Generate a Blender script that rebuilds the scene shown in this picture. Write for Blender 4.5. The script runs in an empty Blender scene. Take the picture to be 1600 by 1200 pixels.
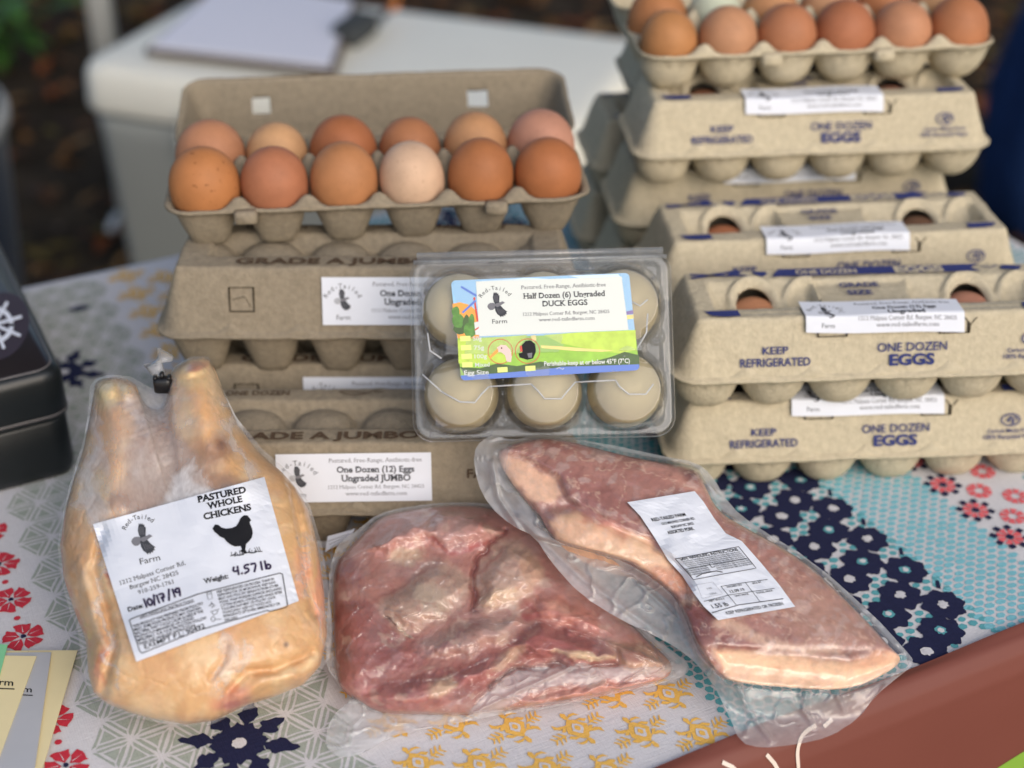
import bpy, bmesh, math, random
import numpy as np
from math import sin, cos, tan, radians, pi, atan2, hypot, sqrt

# ------------------------------------------------------------------ camera, world, sun, exposure
C = bpy.context.scene
LINK = C.collection
ZT = 0.75                      # table top
CAMH = 0.61                    # camera above table top
PITCH = radians(32)
FPX = 2350.0                   # focal length in 1600-px pixels

cam_d = bpy.data.cameras.new('camera')
cam = bpy.data.objects.new('camera', cam_d)
LINK.objects.link(cam)
cam.location = (0, 0, ZT + CAMH)
cam.rotation_euler = (pi / 2 - PITCH, 0, 0)
cam_d.sensor_width = 36
cam_d.lens = FPX / 1600 * 36
cam_d.clip_start = 0.02
cam_d.clip_end = 400
cam_d.dof.use_dof = True
cam_d.dof.focus_distance = 0.875
cam_d.dof.aperture_fstop = 3.6
C.camera = cam

SUN_EL, SUN_AZ = 33.0, 150.0     # azimuth clockwise from +Y
w = bpy.data.worlds.new('World')
C.world = w
w.use_nodes = True
wn = w.node_tree
sky = wn.nodes.new('ShaderNodeTexSky')
sky.sky_type = 'NISHITA'
sky.sun_disc = False
sky.sun_elevation = radians(SUN_EL)
sky.sun_rotation = radians(SUN_AZ)
sky.dust_density = 3.0
bg = wn.nodes['Background']
wn.links.new(sky.outputs[0], bg.inputs[0])
bg.inputs[1].default_value = 0.15

sd = bpy.data.lights.new('sun', 'SUN')
sd.energy = 1.2
sd.angle = radians(60)
sd.color = (1.0, 0.97, 0.93)
sun = bpy.data.objects.new('sun', sd)
LINK.objects.link(sun)
sun.rotation_euler = (radians(90 - SUN_EL), 0, radians(180 - SUN_AZ))
sun.location = (3, -5, 6)

vs = C.view_settings
vs.view_transform = 'Standard'
vs.look = 'None'
vs.gamma = 1
vs.use_curve_mapping = False
vs.exposure = 0.13
C.cycles.use_denoising = True
C.cycles.max_bounces = 10
C.cycles.transparent_max_bounces = 24
C.cycles.sample_clamp_indirect = 4

rng = np.random.default_rng(7)
random.seed(7)

# ------------------------------------------------------------------ projection helpers (photo pixel -> place)
CAM = np.array([0, 0, ZT + CAMH])
_u = np.array([0, sin(PITCH), cos(PITCH)])
_f = np.array([0, cos(PITCH), -sin(PITCH)])


def ray(px, py):
    px = np.asarray(px, float); py = np.asarray(py, float)
    a = (px - 800) / FPX
    b = (600 - py) / FPX
    return np.stack([a, b * _u[1] + _f[1], b * _u[2] + _f[2]], -1)


def at(px, py, z=0.0):
    """point on the horizontal plane z above the table top seen at the photo pixel"""
    d = ray(px, py)
    t = (z - CAMH) / d[..., 2]
    return CAM + d * t[..., None]


def srgb(r, g, b):
    c = np.array([r, g, b], float) / 255
    return tuple(np.where(c <= .04045, c / 12.92, ((c + .055) / 1.055) ** 2.4))


# ------------------------------------------------------------------ noise and masks (numpy)
_T = rng.random((256, 256))


def vnoise(x, y):
    x = np.asarray(x, float); y = np.asarray(y, float)
    xi = np.floor(x).astype(int); yi = np.floor(y).astype(int)
    fx = x - xi; fy = y - yi
    fx = fx * fx * (3 - 2 * fx); fy = fy * fy * (3 - 2 * fy)
    a = _T[xi % 256, yi % 256]; b = _T[(xi + 1) % 256, yi % 256]
    c = _T[xi % 256, (yi + 1) % 256]; d = _T[(xi + 1) % 256, (yi + 1) % 256]
    return (a * (1 - fx) + b * fx) * (1 - fy) + (c * (1 - fx) + d * fx) * fy


def fbm(x, y, s, o=4, seed=0):
    t = 0; a = 1; n = 0
    for k in range(o):
        t = t + a * vnoise(np.asarray(x) / s + 17.3 * k + seed * 7.7, np.asarray(y) / s + 9.1 * k + seed * 3.3)
        n += a; a *= .5; s = s / 2.03
    return t / n


def sstep(a, b, x):
    t = np.clip((x - a) / (b - a), 0, 1)
    return t * t * (3 - 2 * t)


def blob(u, v, cx, cy, rx, ry, ang=0, soft=.5):
    a = radians(ang)
    x = (u - cx) * cos(a) + (v - cy) * sin(a)
    y = -(u - cx) * sin(a) + (v - cy) * cos(a)
    d = np.sqrt((x / rx) ** 2 + (y / ry) ** 2)
    return 1 - sstep(1 - soft, 1 + soft * .5, d)


def polysdf(u, v, poly):
    """negative inside"""
    P = np.asarray(poly, float)
    u = np.asarray(u, float); v = np.asarray(v, float)
    d = np.full(u.shape, 1e9); ins = np.zeros(u.shape, bool)
    for i in range(len(P)):
        a = P[i]; b = P[(i + 1) % len(P)]
        e = b - a
        wx = u - a[0]; wy = v - a[1]
        t = np.clip((wx * e[0] + wy * e[1]) / (e @ e + 1e-12), 0, 1)
        d = np.minimum(d, (wx - e[0] * t) ** 2 + (wy - e[1] * t) ** 2)
        c1 = (a[1] > v) != (b[1] > v)
        with np.errstate(divide='ignore', invalid='ignore'):
            xx = (b[0] - a[0]) * (v - a[1]) / (b[1] - a[1]) + a[0]
        ins ^= c1 & (u < xx)
    d = np.sqrt(d)
    return np.where(ins, -d, d)


def pmask(u, v, poly, soft=6):
    return 1 - sstep(-soft, soft, polysdf(u, v, poly))


def linesd(u, v, pts):
    P = np.asarray(pts, float)
    d = np.full(np.shape(u), 1e9)
    for a, b in zip(P[:-1], P[1:]):
        e = b - a
        wx = u - a[0]; wy = v - a[1]
        t = np.clip((wx * e[0] + wy * e[1]) / (e @ e + 1e-12), 0, 1)
        d = np.minimum(d, np.hypot(wx - e[0] * t, wy - e[1] * t))
    return d


def mixc(c, c2, m):
    return c * (1 - m[:, None]) + np.asarray(c2)[None] * m[:, None]


def chaikin(P, n=2, closed=True):
    P = np.asarray(P, float)
    for _ in range(n):
        if closed:
            Q = np.roll(P, -1, 0)
            P = np.stack([.75 * P + .25 * Q, .25 * P + .75 * Q], 1).reshape(-1, 2)
        else:
            Q = P[1:]; R = P[:-1]
            M_ = np.stack([.75 * R + .25 * Q, .25 * R + .75 * Q], 1).reshape(-1, 2)
            P = np.vstack([P[:1], M_, P[-1:]])
    return P


# ------------------------------------------------------------------ objects
def tag(o, label=None, cat=None, group=None, kind=None):
    if label: o['label'] = label
    if cat: o['category'] = cat
    if group: o['group'] = group
    if kind: o['kind'] = kind
    return o


def empty(name, loc=(0, 0, 0), rz=0, label=None, cat=None, group=None):
    o = bpy.data.objects.new(name, None)
    o.empty_display_size = .03
    LINK.objects.link(o)
    o.location = loc
    o.rotation_euler = (0, 0, rz)
    return tag(o, label, cat, group)


class MB:
    def __init__(s):
        s.v = []; s.f = []; s.m = []; s.n = 0; s.col = []; s.hz = []; s.flat = []

    def add(s, v, f, mi=0, col=None, hz=None, flat=False):
        v = np.asarray(v, float).reshape(-1, 3)
        s.v.append(v)
        n = s.n
        fl = [tuple(int(i) + n for i in q) for q in f]
        s.f += fl
        s.m += ([mi] * len(fl) if np.isscalar(mi) else list(mi))
        s.flat += [flat] * len(fl)
        s.n += len(v)
        if col is None: col = np.ones((len(v), 3))
        col = np.asarray(col, float)
        if col.ndim == 1: col = np.tile(col, (len(v), 1))
        s.col.append(col)
        s.hz.append(np.zeros(len(v)) if hz is None else np.broadcast_to(np.asarray(hz, float), (len(v),)))

    def build(s, name, mats, parent=None, origin=(0, 0, 0), use_col=False):
        me = bpy.data.meshes.new(name)
        V = np.vstack(s.v) - np.asarray(origin, float)
        me.from_pydata(V.tolist(), [], s.f)
        if not isinstance(mats, (list, tuple)): mats = [mats]
        for m in mats: me.materials.append(m)
        me.polygons.foreach_set('material_index', s.m)
        me.polygons.foreach_set('use_smooth', [not q for q in s.flat])
        if use_col:
            a = me.attributes.new('col', 'FLOAT_COLOR', 'POINT')
            c = np.vstack(s.col); h = np.concatenate(s.hz)
            a.data.foreach_set('color', np.hstack([c, h[:, None]]).ravel().astype('f'))
        me.update()
        o = bpy.data.objects.new(name, me)
        LINK.objects.link(o)
        if parent is not None: o.parent = parent
        return o


def copy_tree(o, parent=None):
    c = o.copy(); LINK.objects.link(c); c.parent = parent
    for ch in [k for k in bpy.data.objects if k.parent == o]:
        copy_tree(ch, c)
    return c


def grid_faces(nu, nv, closed_u=False):
    F = []
    for j in range(nv - 1):
        for i in range(nu if closed_u else nu - 1):
            i2 = (i + 1) % nu
            F.append((j * nu + i, j * nu + i2, (j + 1) * nu + i2, (j + 1) * nu + i))
    return F


def box_rings(L, W, levels, rc, seg=6):
    """rounded-rectangle loft: levels = [(inset, z), ...]; returns v, f incl. caps"""
    V = []; n = 4 * (seg + 1)
    for ins, z in levels:
        l = L / 2 - ins; w_ = W / 2 - ins; r = max(1e-4, min(rc - min(ins, rc * .6), l, w_))
        for (sx, sy, a0) in ((1, 1, 0), (-1, 1, 90), (-1, -1, 180), (1, -1, 270)):
            for k in range(seg + 1):
                a = radians(a0 + 90 * k / seg)
                V.append((sx * (l - r) + r * cos(a), sy * (w_ - r) + r * sin(a), z))
    F = grid_faces(n, len(levels), True)
    F.append(tuple(range(n))[::-1])
    b = (len(levels) - 1) * n
    F.append(tuple(range(b, b + n)))
    return np.array(V), F


def tube(pts, r, seg=10, caps=True):
    P = np.asarray(pts, float); V = []
    rr = np.broadcast_to(np.asarray(r, float), (len(P),))
    for i, p in enumerate(P):
        t = P[min(i + 1, len(P) - 1)] - P[max(i - 1, 0)]
        t /= np.linalg.norm(t) + 1e-12
        a = np.cross(t, [0, 0, 1.0] if abs(t[2]) < .9 else [1.0, 0, 0]); a /= np.linalg.norm(a)
        b = np.cross(t, a)
        for k in range(seg):
            q = 2 * pi * k / seg
            V.append(p + rr[i] * (a * cos(q) + b * sin(q)))
    F = grid_faces(seg, len(P), True)
    if caps:
        F.append(tuple(range(seg))[::-1]); F.append(tuple(range((len(P) - 1) * seg, len(P) * seg)))
    return np.array(V), F


def lathe(prof, seg=32):
    V = []
    for r, z in prof:
        for k in range(seg):
            q = 2 * pi * k / seg
            V.append((r * cos(q), r * sin(q), z))
    return np.array(V), grid_faces(seg, len(prof), True)


# ------------------------------------------------------------------ materials
def mat(name, col=(.5, .5, .5), rough=.6, spec=.5, var=0, vscale=200, bump=0, bscale=400, coat=0, sss=0, metal=0,
        attr=False, objcol=False, speck=None, bdist=.001, sheen=0):
    m = bpy.data.materials.new(name); m.use_nodes = True
    nt = m.node_tree; N = nt.nodes; L = nt.links
    p = N['Principled BSDF']
    p.inputs['Roughness'].default_value = rough
    p.inputs['Specular IOR Level'].default_value = spec
    p.inputs['Coat Weight'].default_value = coat
    p.inputs['Coat Roughness'].default_value = .12
    p.inputs['Metallic'].default_value = metal
    p.inputs['Sheen Weight'].default_value = sheen
    if sss:
        p.inputs['Subsurface Weight'].default_value = sss
        p.inputs['Subsurface Radius'].default_value = (1, .35, .2)
        p.inputs['Subsurface Scale'].default_value = .0016
    tc = N.new('ShaderNodeTexCoord')
    src = None
    if attr:
        a = N.new('ShaderNodeAttribute'); a.attribute_name = 'col'; src = a.outputs['Color']
    elif objcol:
        a = N.new('ShaderNodeObjectInfo'); src = a.outputs['Color']
    else:
        a = N.new('ShaderNodeRGB'); a.outputs[0].default_value = (*col, 1); src = a.outputs[0]
    if var:
        n = N.new('ShaderNodeTexNoise'); n.inputs['Scale'].default_value = vscale; n.inputs['Detail'].default_value = 5
        L.new(tc.outputs['Object'], n.inputs['Vector'])
        mr = N.new('ShaderNodeMapRange'); mr.inputs[1].default_value = .3; mr.inputs[2].default_value = .7
        mr.inputs[3].default_value = 1 - var; mr.inputs[4].default_value = 1 + var
        L.new(n.outputs['Fac'], mr.inputs[0])
        mx = N.new('ShaderNodeVectorMath'); mx.operation = 'SCALE'
        L.new(src, mx.inputs[0]); L.new(mr.outputs[0], mx.inputs['Scale']); src = mx.outputs[0]
    if speck:
        sc, th, scol, amt = speck
        n = N.new('ShaderNodeTexNoise'); n.inputs['Scale'].default_value = sc; n.inputs['Detail'].default_value = 2
        L.new(tc.outputs['Object'], n.inputs['Vector'])
        mr = N.new('ShaderNodeMapRange'); mr.inputs[1].default_value = th; mr.inputs[2].default_value = th + .06
        mr.inputs[3].default_value = 0; mr.inputs[4].default_value = amt
        L.new(n.outputs['Fac'], mr.inputs[0])
        mx = N.new('ShaderNodeMix'); mx.data_type = 'RGBA'
        L.new(mr.outputs[0], mx.inputs[0]); L.new(src, mx.inputs[6]); mx.inputs[7].default_value = (*scol, 1)
        src = mx.outputs[2]
    L.new(src, p.inputs['Base Color'])
    if bump:
        n = N.new('ShaderNodeTexNoise'); n.inputs['Scale'].default_value = bscale; n.inputs['Detail'].default_value = 6
        L.new(tc.outputs['Object'], n.inputs['Vector'])
        b = N.new('ShaderNodeBump'); b.inputs['Strength'].default_value = bump; b.inputs['Distance'].default_value = bdist
        L.new(n.outputs['Fac'], b.inputs['Height'])
        L.new(b.outputs[0], p.inputs['Normal'])
        if coat: L.new(b.outputs[0], p.inputs['Coat Normal'])
    return m


def film(name, ior=1.45, rough=.08, tint=(1, 1, 1), haze0=.04, bump=.3, bscale=60, bdist=.002, stretch=(1, 1, 1), milk=(.85, .86, .88), crinkle=0):
    """clear plastic sheet: mostly see-through, mirror-like at glancing angles, milky where the vertex value says so"""
    m = bpy.data.materials.new(name); m.use_nodes = True
    nt = m.node_tree; N = nt.nodes; L = nt.links
    N.remove(N['Principled BSDF']); out = N['Material Output']
    tr = N.new('ShaderNodeBsdfTransparent'); tr.inputs[0].default_value = (*tint, 1)
    di = N.new('ShaderNodeBsdfDiffuse'); di.inputs[0].default_value = (*milk, 1)
    tl = N.new('ShaderNodeBsdfTranslucent'); tl.inputs[0].default_value = (*milk, 1)
    dm = N.new('ShaderNodeMixShader'); dm.inputs[0].default_value = .4
    L.new(di.outputs[0], dm.inputs[1]); L.new(tl.outputs[0], dm.inputs[2])
    at_ = N.new('ShaderNodeAttribute'); at_.attribute_name = 'col'
    ad = N.new('ShaderNodeMath'); ad.operation = 'ADD'; ad.use_clamp = True; ad.inputs[1].default_value = haze0
    L.new(at_.outputs['Alpha'], ad.inputs[0])
    m1 = N.new('ShaderNodeMixShader')
    L.new(ad.outputs[0], m1.inputs[0]); L.new(tr.outputs[0], m1.inputs[1]); L.new(dm.outputs[0], m1.inputs[2])
    gl = N.new('ShaderNodeBsdfGlossy'); gl.inputs['Roughness'].default_value = rough
    lw = N.new('ShaderNodeLayerWeight'); lw.inputs[0].default_value = .5
    pw = N.new('ShaderNodeMath'); pw.operation = 'POWER'; pw.inputs[1].default_value = 5
    L.new(lw.outputs['Facing'], pw.inputs[0])
    f0 = ((ior - 1) / (ior + 1)) ** 2 * 1.6
    fr = N.new('ShaderNodeMath'); fr.operation = 'MULTIPLY_ADD'; fr.inputs[1].default_value = 1 - f0; fr.inputs[2].default_value = f0
    L.new(pw.outputs[0], fr.inputs[0])
    tc = N.new('ShaderNodeTexCoord')
    mp = N.new('ShaderNodeMapping'); mp.inputs['Scale'].default_value = stretch
    L.new(tc.outputs['Object'], mp.inputs[0])
    n = N.new('ShaderNodeTexNoise'); n.inputs['Scale'].default_value = bscale; n.inputs['Detail'].default_value = 3
    L.new(mp.outputs[0], n.inputs['Vector'])
    b = N.new('ShaderNodeBump'); b.inputs['Strength'].default_value = bump; b.inputs['Distance'].default_value = bdist
    L.new(n.outputs['Fac'], b.inputs['Height'])
    if crinkle:
        vo = N.new('ShaderNodeTexVoronoi'); vo.inputs['Scale'].default_value = crinkle; vo.inputs['Randomness'].default_value = 1
        wp = N.new('ShaderNodeMix'); wp.data_type = 'VECTOR'; wp.inputs[0].default_value = .035
        L.new(mp.outputs[0], wp.inputs[4]); L.new(n.outputs['Color'], wp.inputs[5]); L.new(wp.outputs[1], vo.inputs['Vector'])
        b2 = N.new('ShaderNodeBump'); b2.inputs['Strength'].default_value = .17; b2.inputs['Distance'].default_value = .004
        L.new(vo.outputs['Distance'], b2.inputs['Height']); L.new(b.outputs[0], b2.inputs['Normal']); b = b2
    L.new(b.outputs[0], gl.inputs['Normal']); L.new(b.outputs[0], lw.inputs['Normal'])
    m2 = N.new('ShaderNodeMixShader')
    L.new(fr.outputs[0], m2.inputs[0]); L.new(m1.outputs[0], m2.inputs[1]); L.new(gl.outputs[0], m2.inputs[2])
    L.new(m2.outputs[0], out.inputs[0])
    return m


M_PULP_J = mat('grey_pulp', srgb(141, 130, 112), .95, .15, var=.12, vscale=240, bump=.7, bscale=420, bdist=.0012, speck=(1500, .66, srgb(95, 82, 66), .5))
M_PULP_R = mat('beige_pulp', srgb(190, 179, 154), .95, .15, var=.10, vscale=240, bump=.7, bscale=420, bdist=.0012, speck=(1500, .68, srgb(140, 124, 98), .5))
M_NAVY = mat('navy_ink', srgb(52, 60, 112), .9, .2, var=.25, vscale=900)
M_BROWNINK = mat('brown_ink', srgb(84, 68, 54), .9, .2, var=.25, vscale=900)
M_SLIT_SHADE = mat('slit_shade', srgb(50, 42, 32), 1, 0)  # dark strokes stand in for the shade inside the lids' lock cuts
M_PAPER = mat('label_paper', srgb(216, 220, 229), .5, .4, var=.015, vscale=120)
M_INK = mat('black_ink', srgb(22, 22, 26), .6, .3)
M_GREYINK = mat('grey_ink', srgb(120, 120, 126), .7, .3)
M_DKGREY = mat('dark_grey_ink', srgb(62, 64, 70), .7, .3)
M_LTGREY = mat('light_grey_ink', srgb(170, 172, 178), .7, .3)
M_MARKER = mat('purple_marker', srgb(42, 28, 62), .45, .5)
M_EGG = mat('eggshell', rough=.58, spec=.28, objcol=True, var=.10, vscale=70, bump=.16, bscale=1100, bdist=.0004, sss=0, speck=(520, .655, srgb(120, 74, 44), .30))
M_EGGS = mat('speckled_eggshell', rough=.58, spec=.28, objcol=True, var=.07, vscale=90, bump=.12, bscale=1400, bdist=.0003, sss=0,
             speck=(330, .66, srgb(110, 62, 30), .8))
M_CLEAR = film('clear_plastic', 1.42, .06, (.90, .91, .91), .06, .10, 40, .002)
M_BAG = film('vacuum_bag', 1.45, .13, (.985, .985, .985), .02, .5, 60, .0016, (1, 1, 1), crinkle=42)
M_SHRINK = film('shrink_film', 1.33, .2, (.99, .98, .96), .01, .5, 60, .0014, (1, 1, 1), crinkle=48)
M_MEAT = mat('meat', rough=.5, spec=.4, attr=True, var=.07, vscale=260, bump=.4, bscale=260, bdist=.0010, sss=.15)
M_SKIN = mat('poultry_skin', rough=.55, spec=.3, attr=True, var=.05, vscale=240, bump=.45, bscale=420, bdist=.0008, sss=.2)


# ------------------------------------------------------------------ lettering
_tc = {}


def text2d(s, bold=0.0, serif=False):
    k = (s, bold, serif)
    if k in _tc: return _tc[k]
    cu = bpy.data.curves.new('t', 'FONT'); cu.body = s; cu.size = 1; cu.offset = bold; cu.resolution_u = 3
    ob = bpy.data.objects.new('t', cu); LINK.objects.link(ob)
    dg = bpy.context.evaluated_depsgraph_get()
    me = bpy.data.meshes.new_from_object(ob.evaluated_get(dg))
    V = np.array([tuple(v.co)[:2] for v in me.vertices]).reshape(-1, 2)
    F = [tuple(p.vertices) for p in me.polygons]
    bpy.data.objects.remove(ob); bpy.data.curves.remove(cu)
    extra = []
    if serif and len(V):
        cnt = {}
        for f in F:
            for a, b in zip(f, f[1:] + f[:1]):
                e = (min(a, b), max(a, b)); cnt[e] = cnt.get(e, 0) + 1
        segs = {}
        for (a, b), c in cnt.items():
            if c == 1 and abs(V[a][1] - V[b][1]) < .004 and .035 < abs(V[a][0] - V[b][0]) < .19:
                y = (V[a][1] + V[b][1]) / 2
                top = max(V[:, 1])
                if abs(y - bold * -1) < .03 or abs(y) < .03: d = 1
                elif y > .44: d = -1
                else: continue
                x0, x1 = sorted((V[a][0], V[b][0]))
                extra.append((x0 - .075, x1 + .075, y, y + d * .06))
    for x0, x1, y0, y1 in extra:
        n = len(V)
        V = np.vstack([V, [(x0, min(y0, y1)), (x1, min(y0, y1)), (x1, max(y0, y1)), (x0, max(y0, y1))]])
        F.append((n, n + 1, n + 2, n + 3))
    bpy.data.meshes.remove(me)
    _tc[k] = (V, F)
    return V, F


class Print:
    """flat artwork in sheet coordinates (x right, y up unless ey says otherwise); mapped onto a surface later"""
    def __init__(s): s.items = []

    def text(s, t, x, y, w=None, h=None, ex=(1, 0), ey=(0, 1), mi=1, bold=0.0, serif=False, align='c', layer=1):
        """centre (x, y); total width w and/or cap height h, in sheet units"""
        V, F = text2d(t, bold, serif)
        if not len(V): return
        x0, x1 = V[:, 0].min(), V[:, 0].max()
        cap = .69
        if w is None: sx = sy = h / cap
        elif h is None: sx = sy = w / (x1 - x0)
        else: sx, sy = w / (x1 - x0), h / cap
        ox = {'c': (x0 + x1) / 2, 'l': x0, 'r': x1}[align]
        X = (V[:, 0] - ox) * sx; Y = (V[:, 1] - cap / 2) * sy
        P = np.stack([x + X * ex[0] + Y * ey[0], y + X * ex[1] + Y * ey[1]], 1)
        s.items.append((P, F, mi, layer))

    def poly(s, pts, mi=1, layer=1, sub=0):
        pts = np.asarray(pts, float)
        if sub:
            bm = bmesh.new(); bm.faces.new([bm.verts.new((*q, 0)) for q in pts])
            bmesh.ops.triangulate(bm, faces=bm.faces[:])
            for _ in range(4):
                lo = [e for e in bm.edges if e.calc_length() > sub]
                if not lo: break
                bmesh.ops.subdivide_edges(bm, edges=lo, cuts=1); bmesh.ops.triangulate(bm, faces=bm.faces[:])
            bm.verts.index_update()
            s.items.append((np.array([v.co[:2] for v in bm.verts]), [tuple(v.index for v in f.verts) for f in bm.faces], mi, layer)); bm.free(); return
        s.items.append((pts, [tuple(range(len(pts)))], mi, layer))

    def grid(s, corners, nx, ny, mi=1, layer=0):
        """a subdivided quad (TL, TR, BR, BL)"""
        TL, TR, BR, BL = [np.asarray(c, float) for c in corners]
        a = np.linspace(0, 1, nx)[None, :, None]; b = np.linspace(0, 1, ny)[:, None, None]
        P = ((1 - b) * ((1 - a) * TL + a * TR) + b * ((1 - a) * BL + a * BR)).reshape(-1, 2)
        s.items.append((P, grid_faces(nx, ny), mi, layer))

    def stroke(s, pts, wd, mi=1, layer=1, closed=False, smooth=0, sub=0):
        P = np.asarray(pts, float)
        if smooth: P = chaikin(P, smooth, closed)
        if closed: P = np.vstack([P, P[:1]])
        if sub:
            Q = [P[0]]
            for a, b in zip(P[:-1], P[1:]):
                n = max(1, int(np.linalg.norm(b - a) / sub))
                for k in range(1, n + 1): Q.append(a + (b - a) * k / n)
            P = np.array(Q)
        V = []
        for i in range(len(P)):
            t = P[min(i + 1, len(P) - 1)] - P[max(i - 1, 0)]
            t = t / (np.linalg.norm(t) + 1e-9); n = np.array([-t[1], t[0]]) * wd / 2
            e = t * wd * .35 * (1 if i == len(P) - 1 else -1 if i == 0 else 0)
            V += [P[i] + n + e, P[i] - n + e]
        F = [(2 * i, 2 * i + 1, 2 * i + 3, 2 * i + 2) for i in range(len(P) - 1)]
        s.items.append((np.array(V), F, mi, layer))

    def disc(s, x, y, r, mi=1, layer=1, n=14, rx=None):
        a = np.linspace(0, 2 * pi, n, endpoint=False)
        s.poly(np.stack([x + (rx or r) * np.cos(a), y + r * np.sin(a)], 1), mi, layer)

    def into(s, mb, f):
        """f(x, y, layer) -> (n, 3) points"""
        for P, F, mi, ly in s.items:
            mb.add(f(P[:, 0], P[:, 1], ly), F, mi, flat=True)


HAWK_UP = [(.40, .52), (.33, .62), (.30, .78), (.33, .90), (.36, 1.0), (.40, .95), (.43, 1.0), (.46, .95), (.50, .99), (.52, .93), (.56, .95), (.57, .87), (.61, .86), (.60, .74), (.58, .62), (.62, .54), (.52, .44)]
HAWK_DN = [(.40, .50), (.36, .42), (.38, .26), (.46, .13), (.55, .07), (.62, .0), (.66, .06), (.72, .01), (.75, .08), (.82, .05), (.83, .12), (.90, .12), (.87, .19), (.93, .22), (.84, .27), (.74, .35), (.64, .46), (.56, .56)]
HAWK_HD = [(.56, .58), (.66, .60), (.72, .63), (.80, .60), (.84, .56), (.78, .54), (.70, .50), (.62, .46), (.48, .40), (.38, .46), (.42, .55)]
HAWK_TL = [(.42, .54), (.30, .58), (.16, .58), (.06, .52), (.02, .44), (.06, .36), (.14, .30), (.26, .30), (.36, .36), (.42, .46)]


def hawk(pr, x, y, h, ex=(1, 0), ey=(0, 1), wd=.85, c=(1, 2, 3), base=0):
    """hawk centred at x, y; c = ink slots dark, mid, light"""
    def T(P): return [(x + (a - .5) * h * wd * ex[0] + (b - .5) * h * ey[0], y + (a - .5) * h * wd * ex[1] + (b - .5) * h * ey[1]) for a, b in P]
    pr.poly(T(HAWK_TL), c[2], base + 1)
    pr.poly(T(HAWK_UP), c[0], base + 1.5)
    pr.poly(T(HAWK_DN), c[0], base + 1.5)
    pr.poly(T(HAWK_HD), c[1], base + 2)
    for k in range(4):
        q = .36 + .05 * k
        pr.stroke(T([(q + .02, .62), (q, .88)]), h * .012, c[1], base + 2)
        pr.stroke(T([(.46 + .08 * k, .36 - .02 * k), (.56 + .08 * k, .14 + .02 * k)]), h * .012, c[1], base + 2)


def arc_text(pr, t, cx, cy, r, a0, a1, h, mi=1, bold=0.0, ex=(1, 0), ey=(0, 1), layer=1):
    n = len(t)
    for i, ch in enumerate(t):
        if ch == ' ': continue
        a = radians(a0 + (a1 - a0) * i / max(1, n - 1))
        lx, ly = r * cos(a), r * sin(a)
        tx, ty = sin(a), -cos(a)
        e1 = (tx * ex[0] + ty * ey[0], tx * ex[1] + ty * ey[1])
        e2 = (cos(a) * ex[0] + sin(a) * ey[0], cos(a) * ex[1] + sin(a) * ey[1])
        pr.text(ch, cx + lx * ex[0] + ly * ey[0], cy + lx * ex[1] + ly * ey[1], h=h, ex=e1, ey=e2, mi=mi, bold=bold, layer=layer)


def egg_label_art(W, H, l1, l2, mi=(1, 2, 3, 4), k1=1.0):
    """sheet in millimetres, origin at the middle; ink slots: black, grey, dark grey, light grey"""
    p = Print()
    k, g, d, l = mi
    hx = -W * .36
    arc_text(p, 'Red-Tailed', hx, -H * .08, H * .40, 150, 30, H * .10, d)
    hawk(p, hx, H * .03, H * .46, c=(d, g, l))
    p.text('Farm', hx, -H * .34, h=H * .10, mi=d)
    tx = W * .14
    p.text('Pastured, Free-Range, Antibiotic-free', tx, H * .36, w=W * .60, mi=g, serif=True)
    p.text(l1, tx, H * .17, w=W * .50 * k1, mi=d, bold=.03, serif=True)
    p.text(l2, tx, H * -.01, w=W * (.45 if len(l2) > 10 else .24), mi=d, bold=.03, serif=True)
    p.text('1212 Malpass Corner Rd. Burgaw, NC 28425', tx, -H * .19, w=W * .62, mi=g, serif=True)
    p.text('www.red-tailedfarm.com', tx, -H * .33, w=W * .40, mi=g, serif=True)
    return p


# ------------------------------------------------------------------ moulded-pulp egg cartons
def rrect_sdf(x, y, L, D, rc):
    qx = np.abs(x) - (L / 2 - rc); qy = np.abs(y) - (D / 2 - rc)
    return np.hypot(np.maximum(qx, 0), np.maximum(qy, 0)) + np.minimum(np.maximum(qx, qy), 0) - rc


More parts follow.
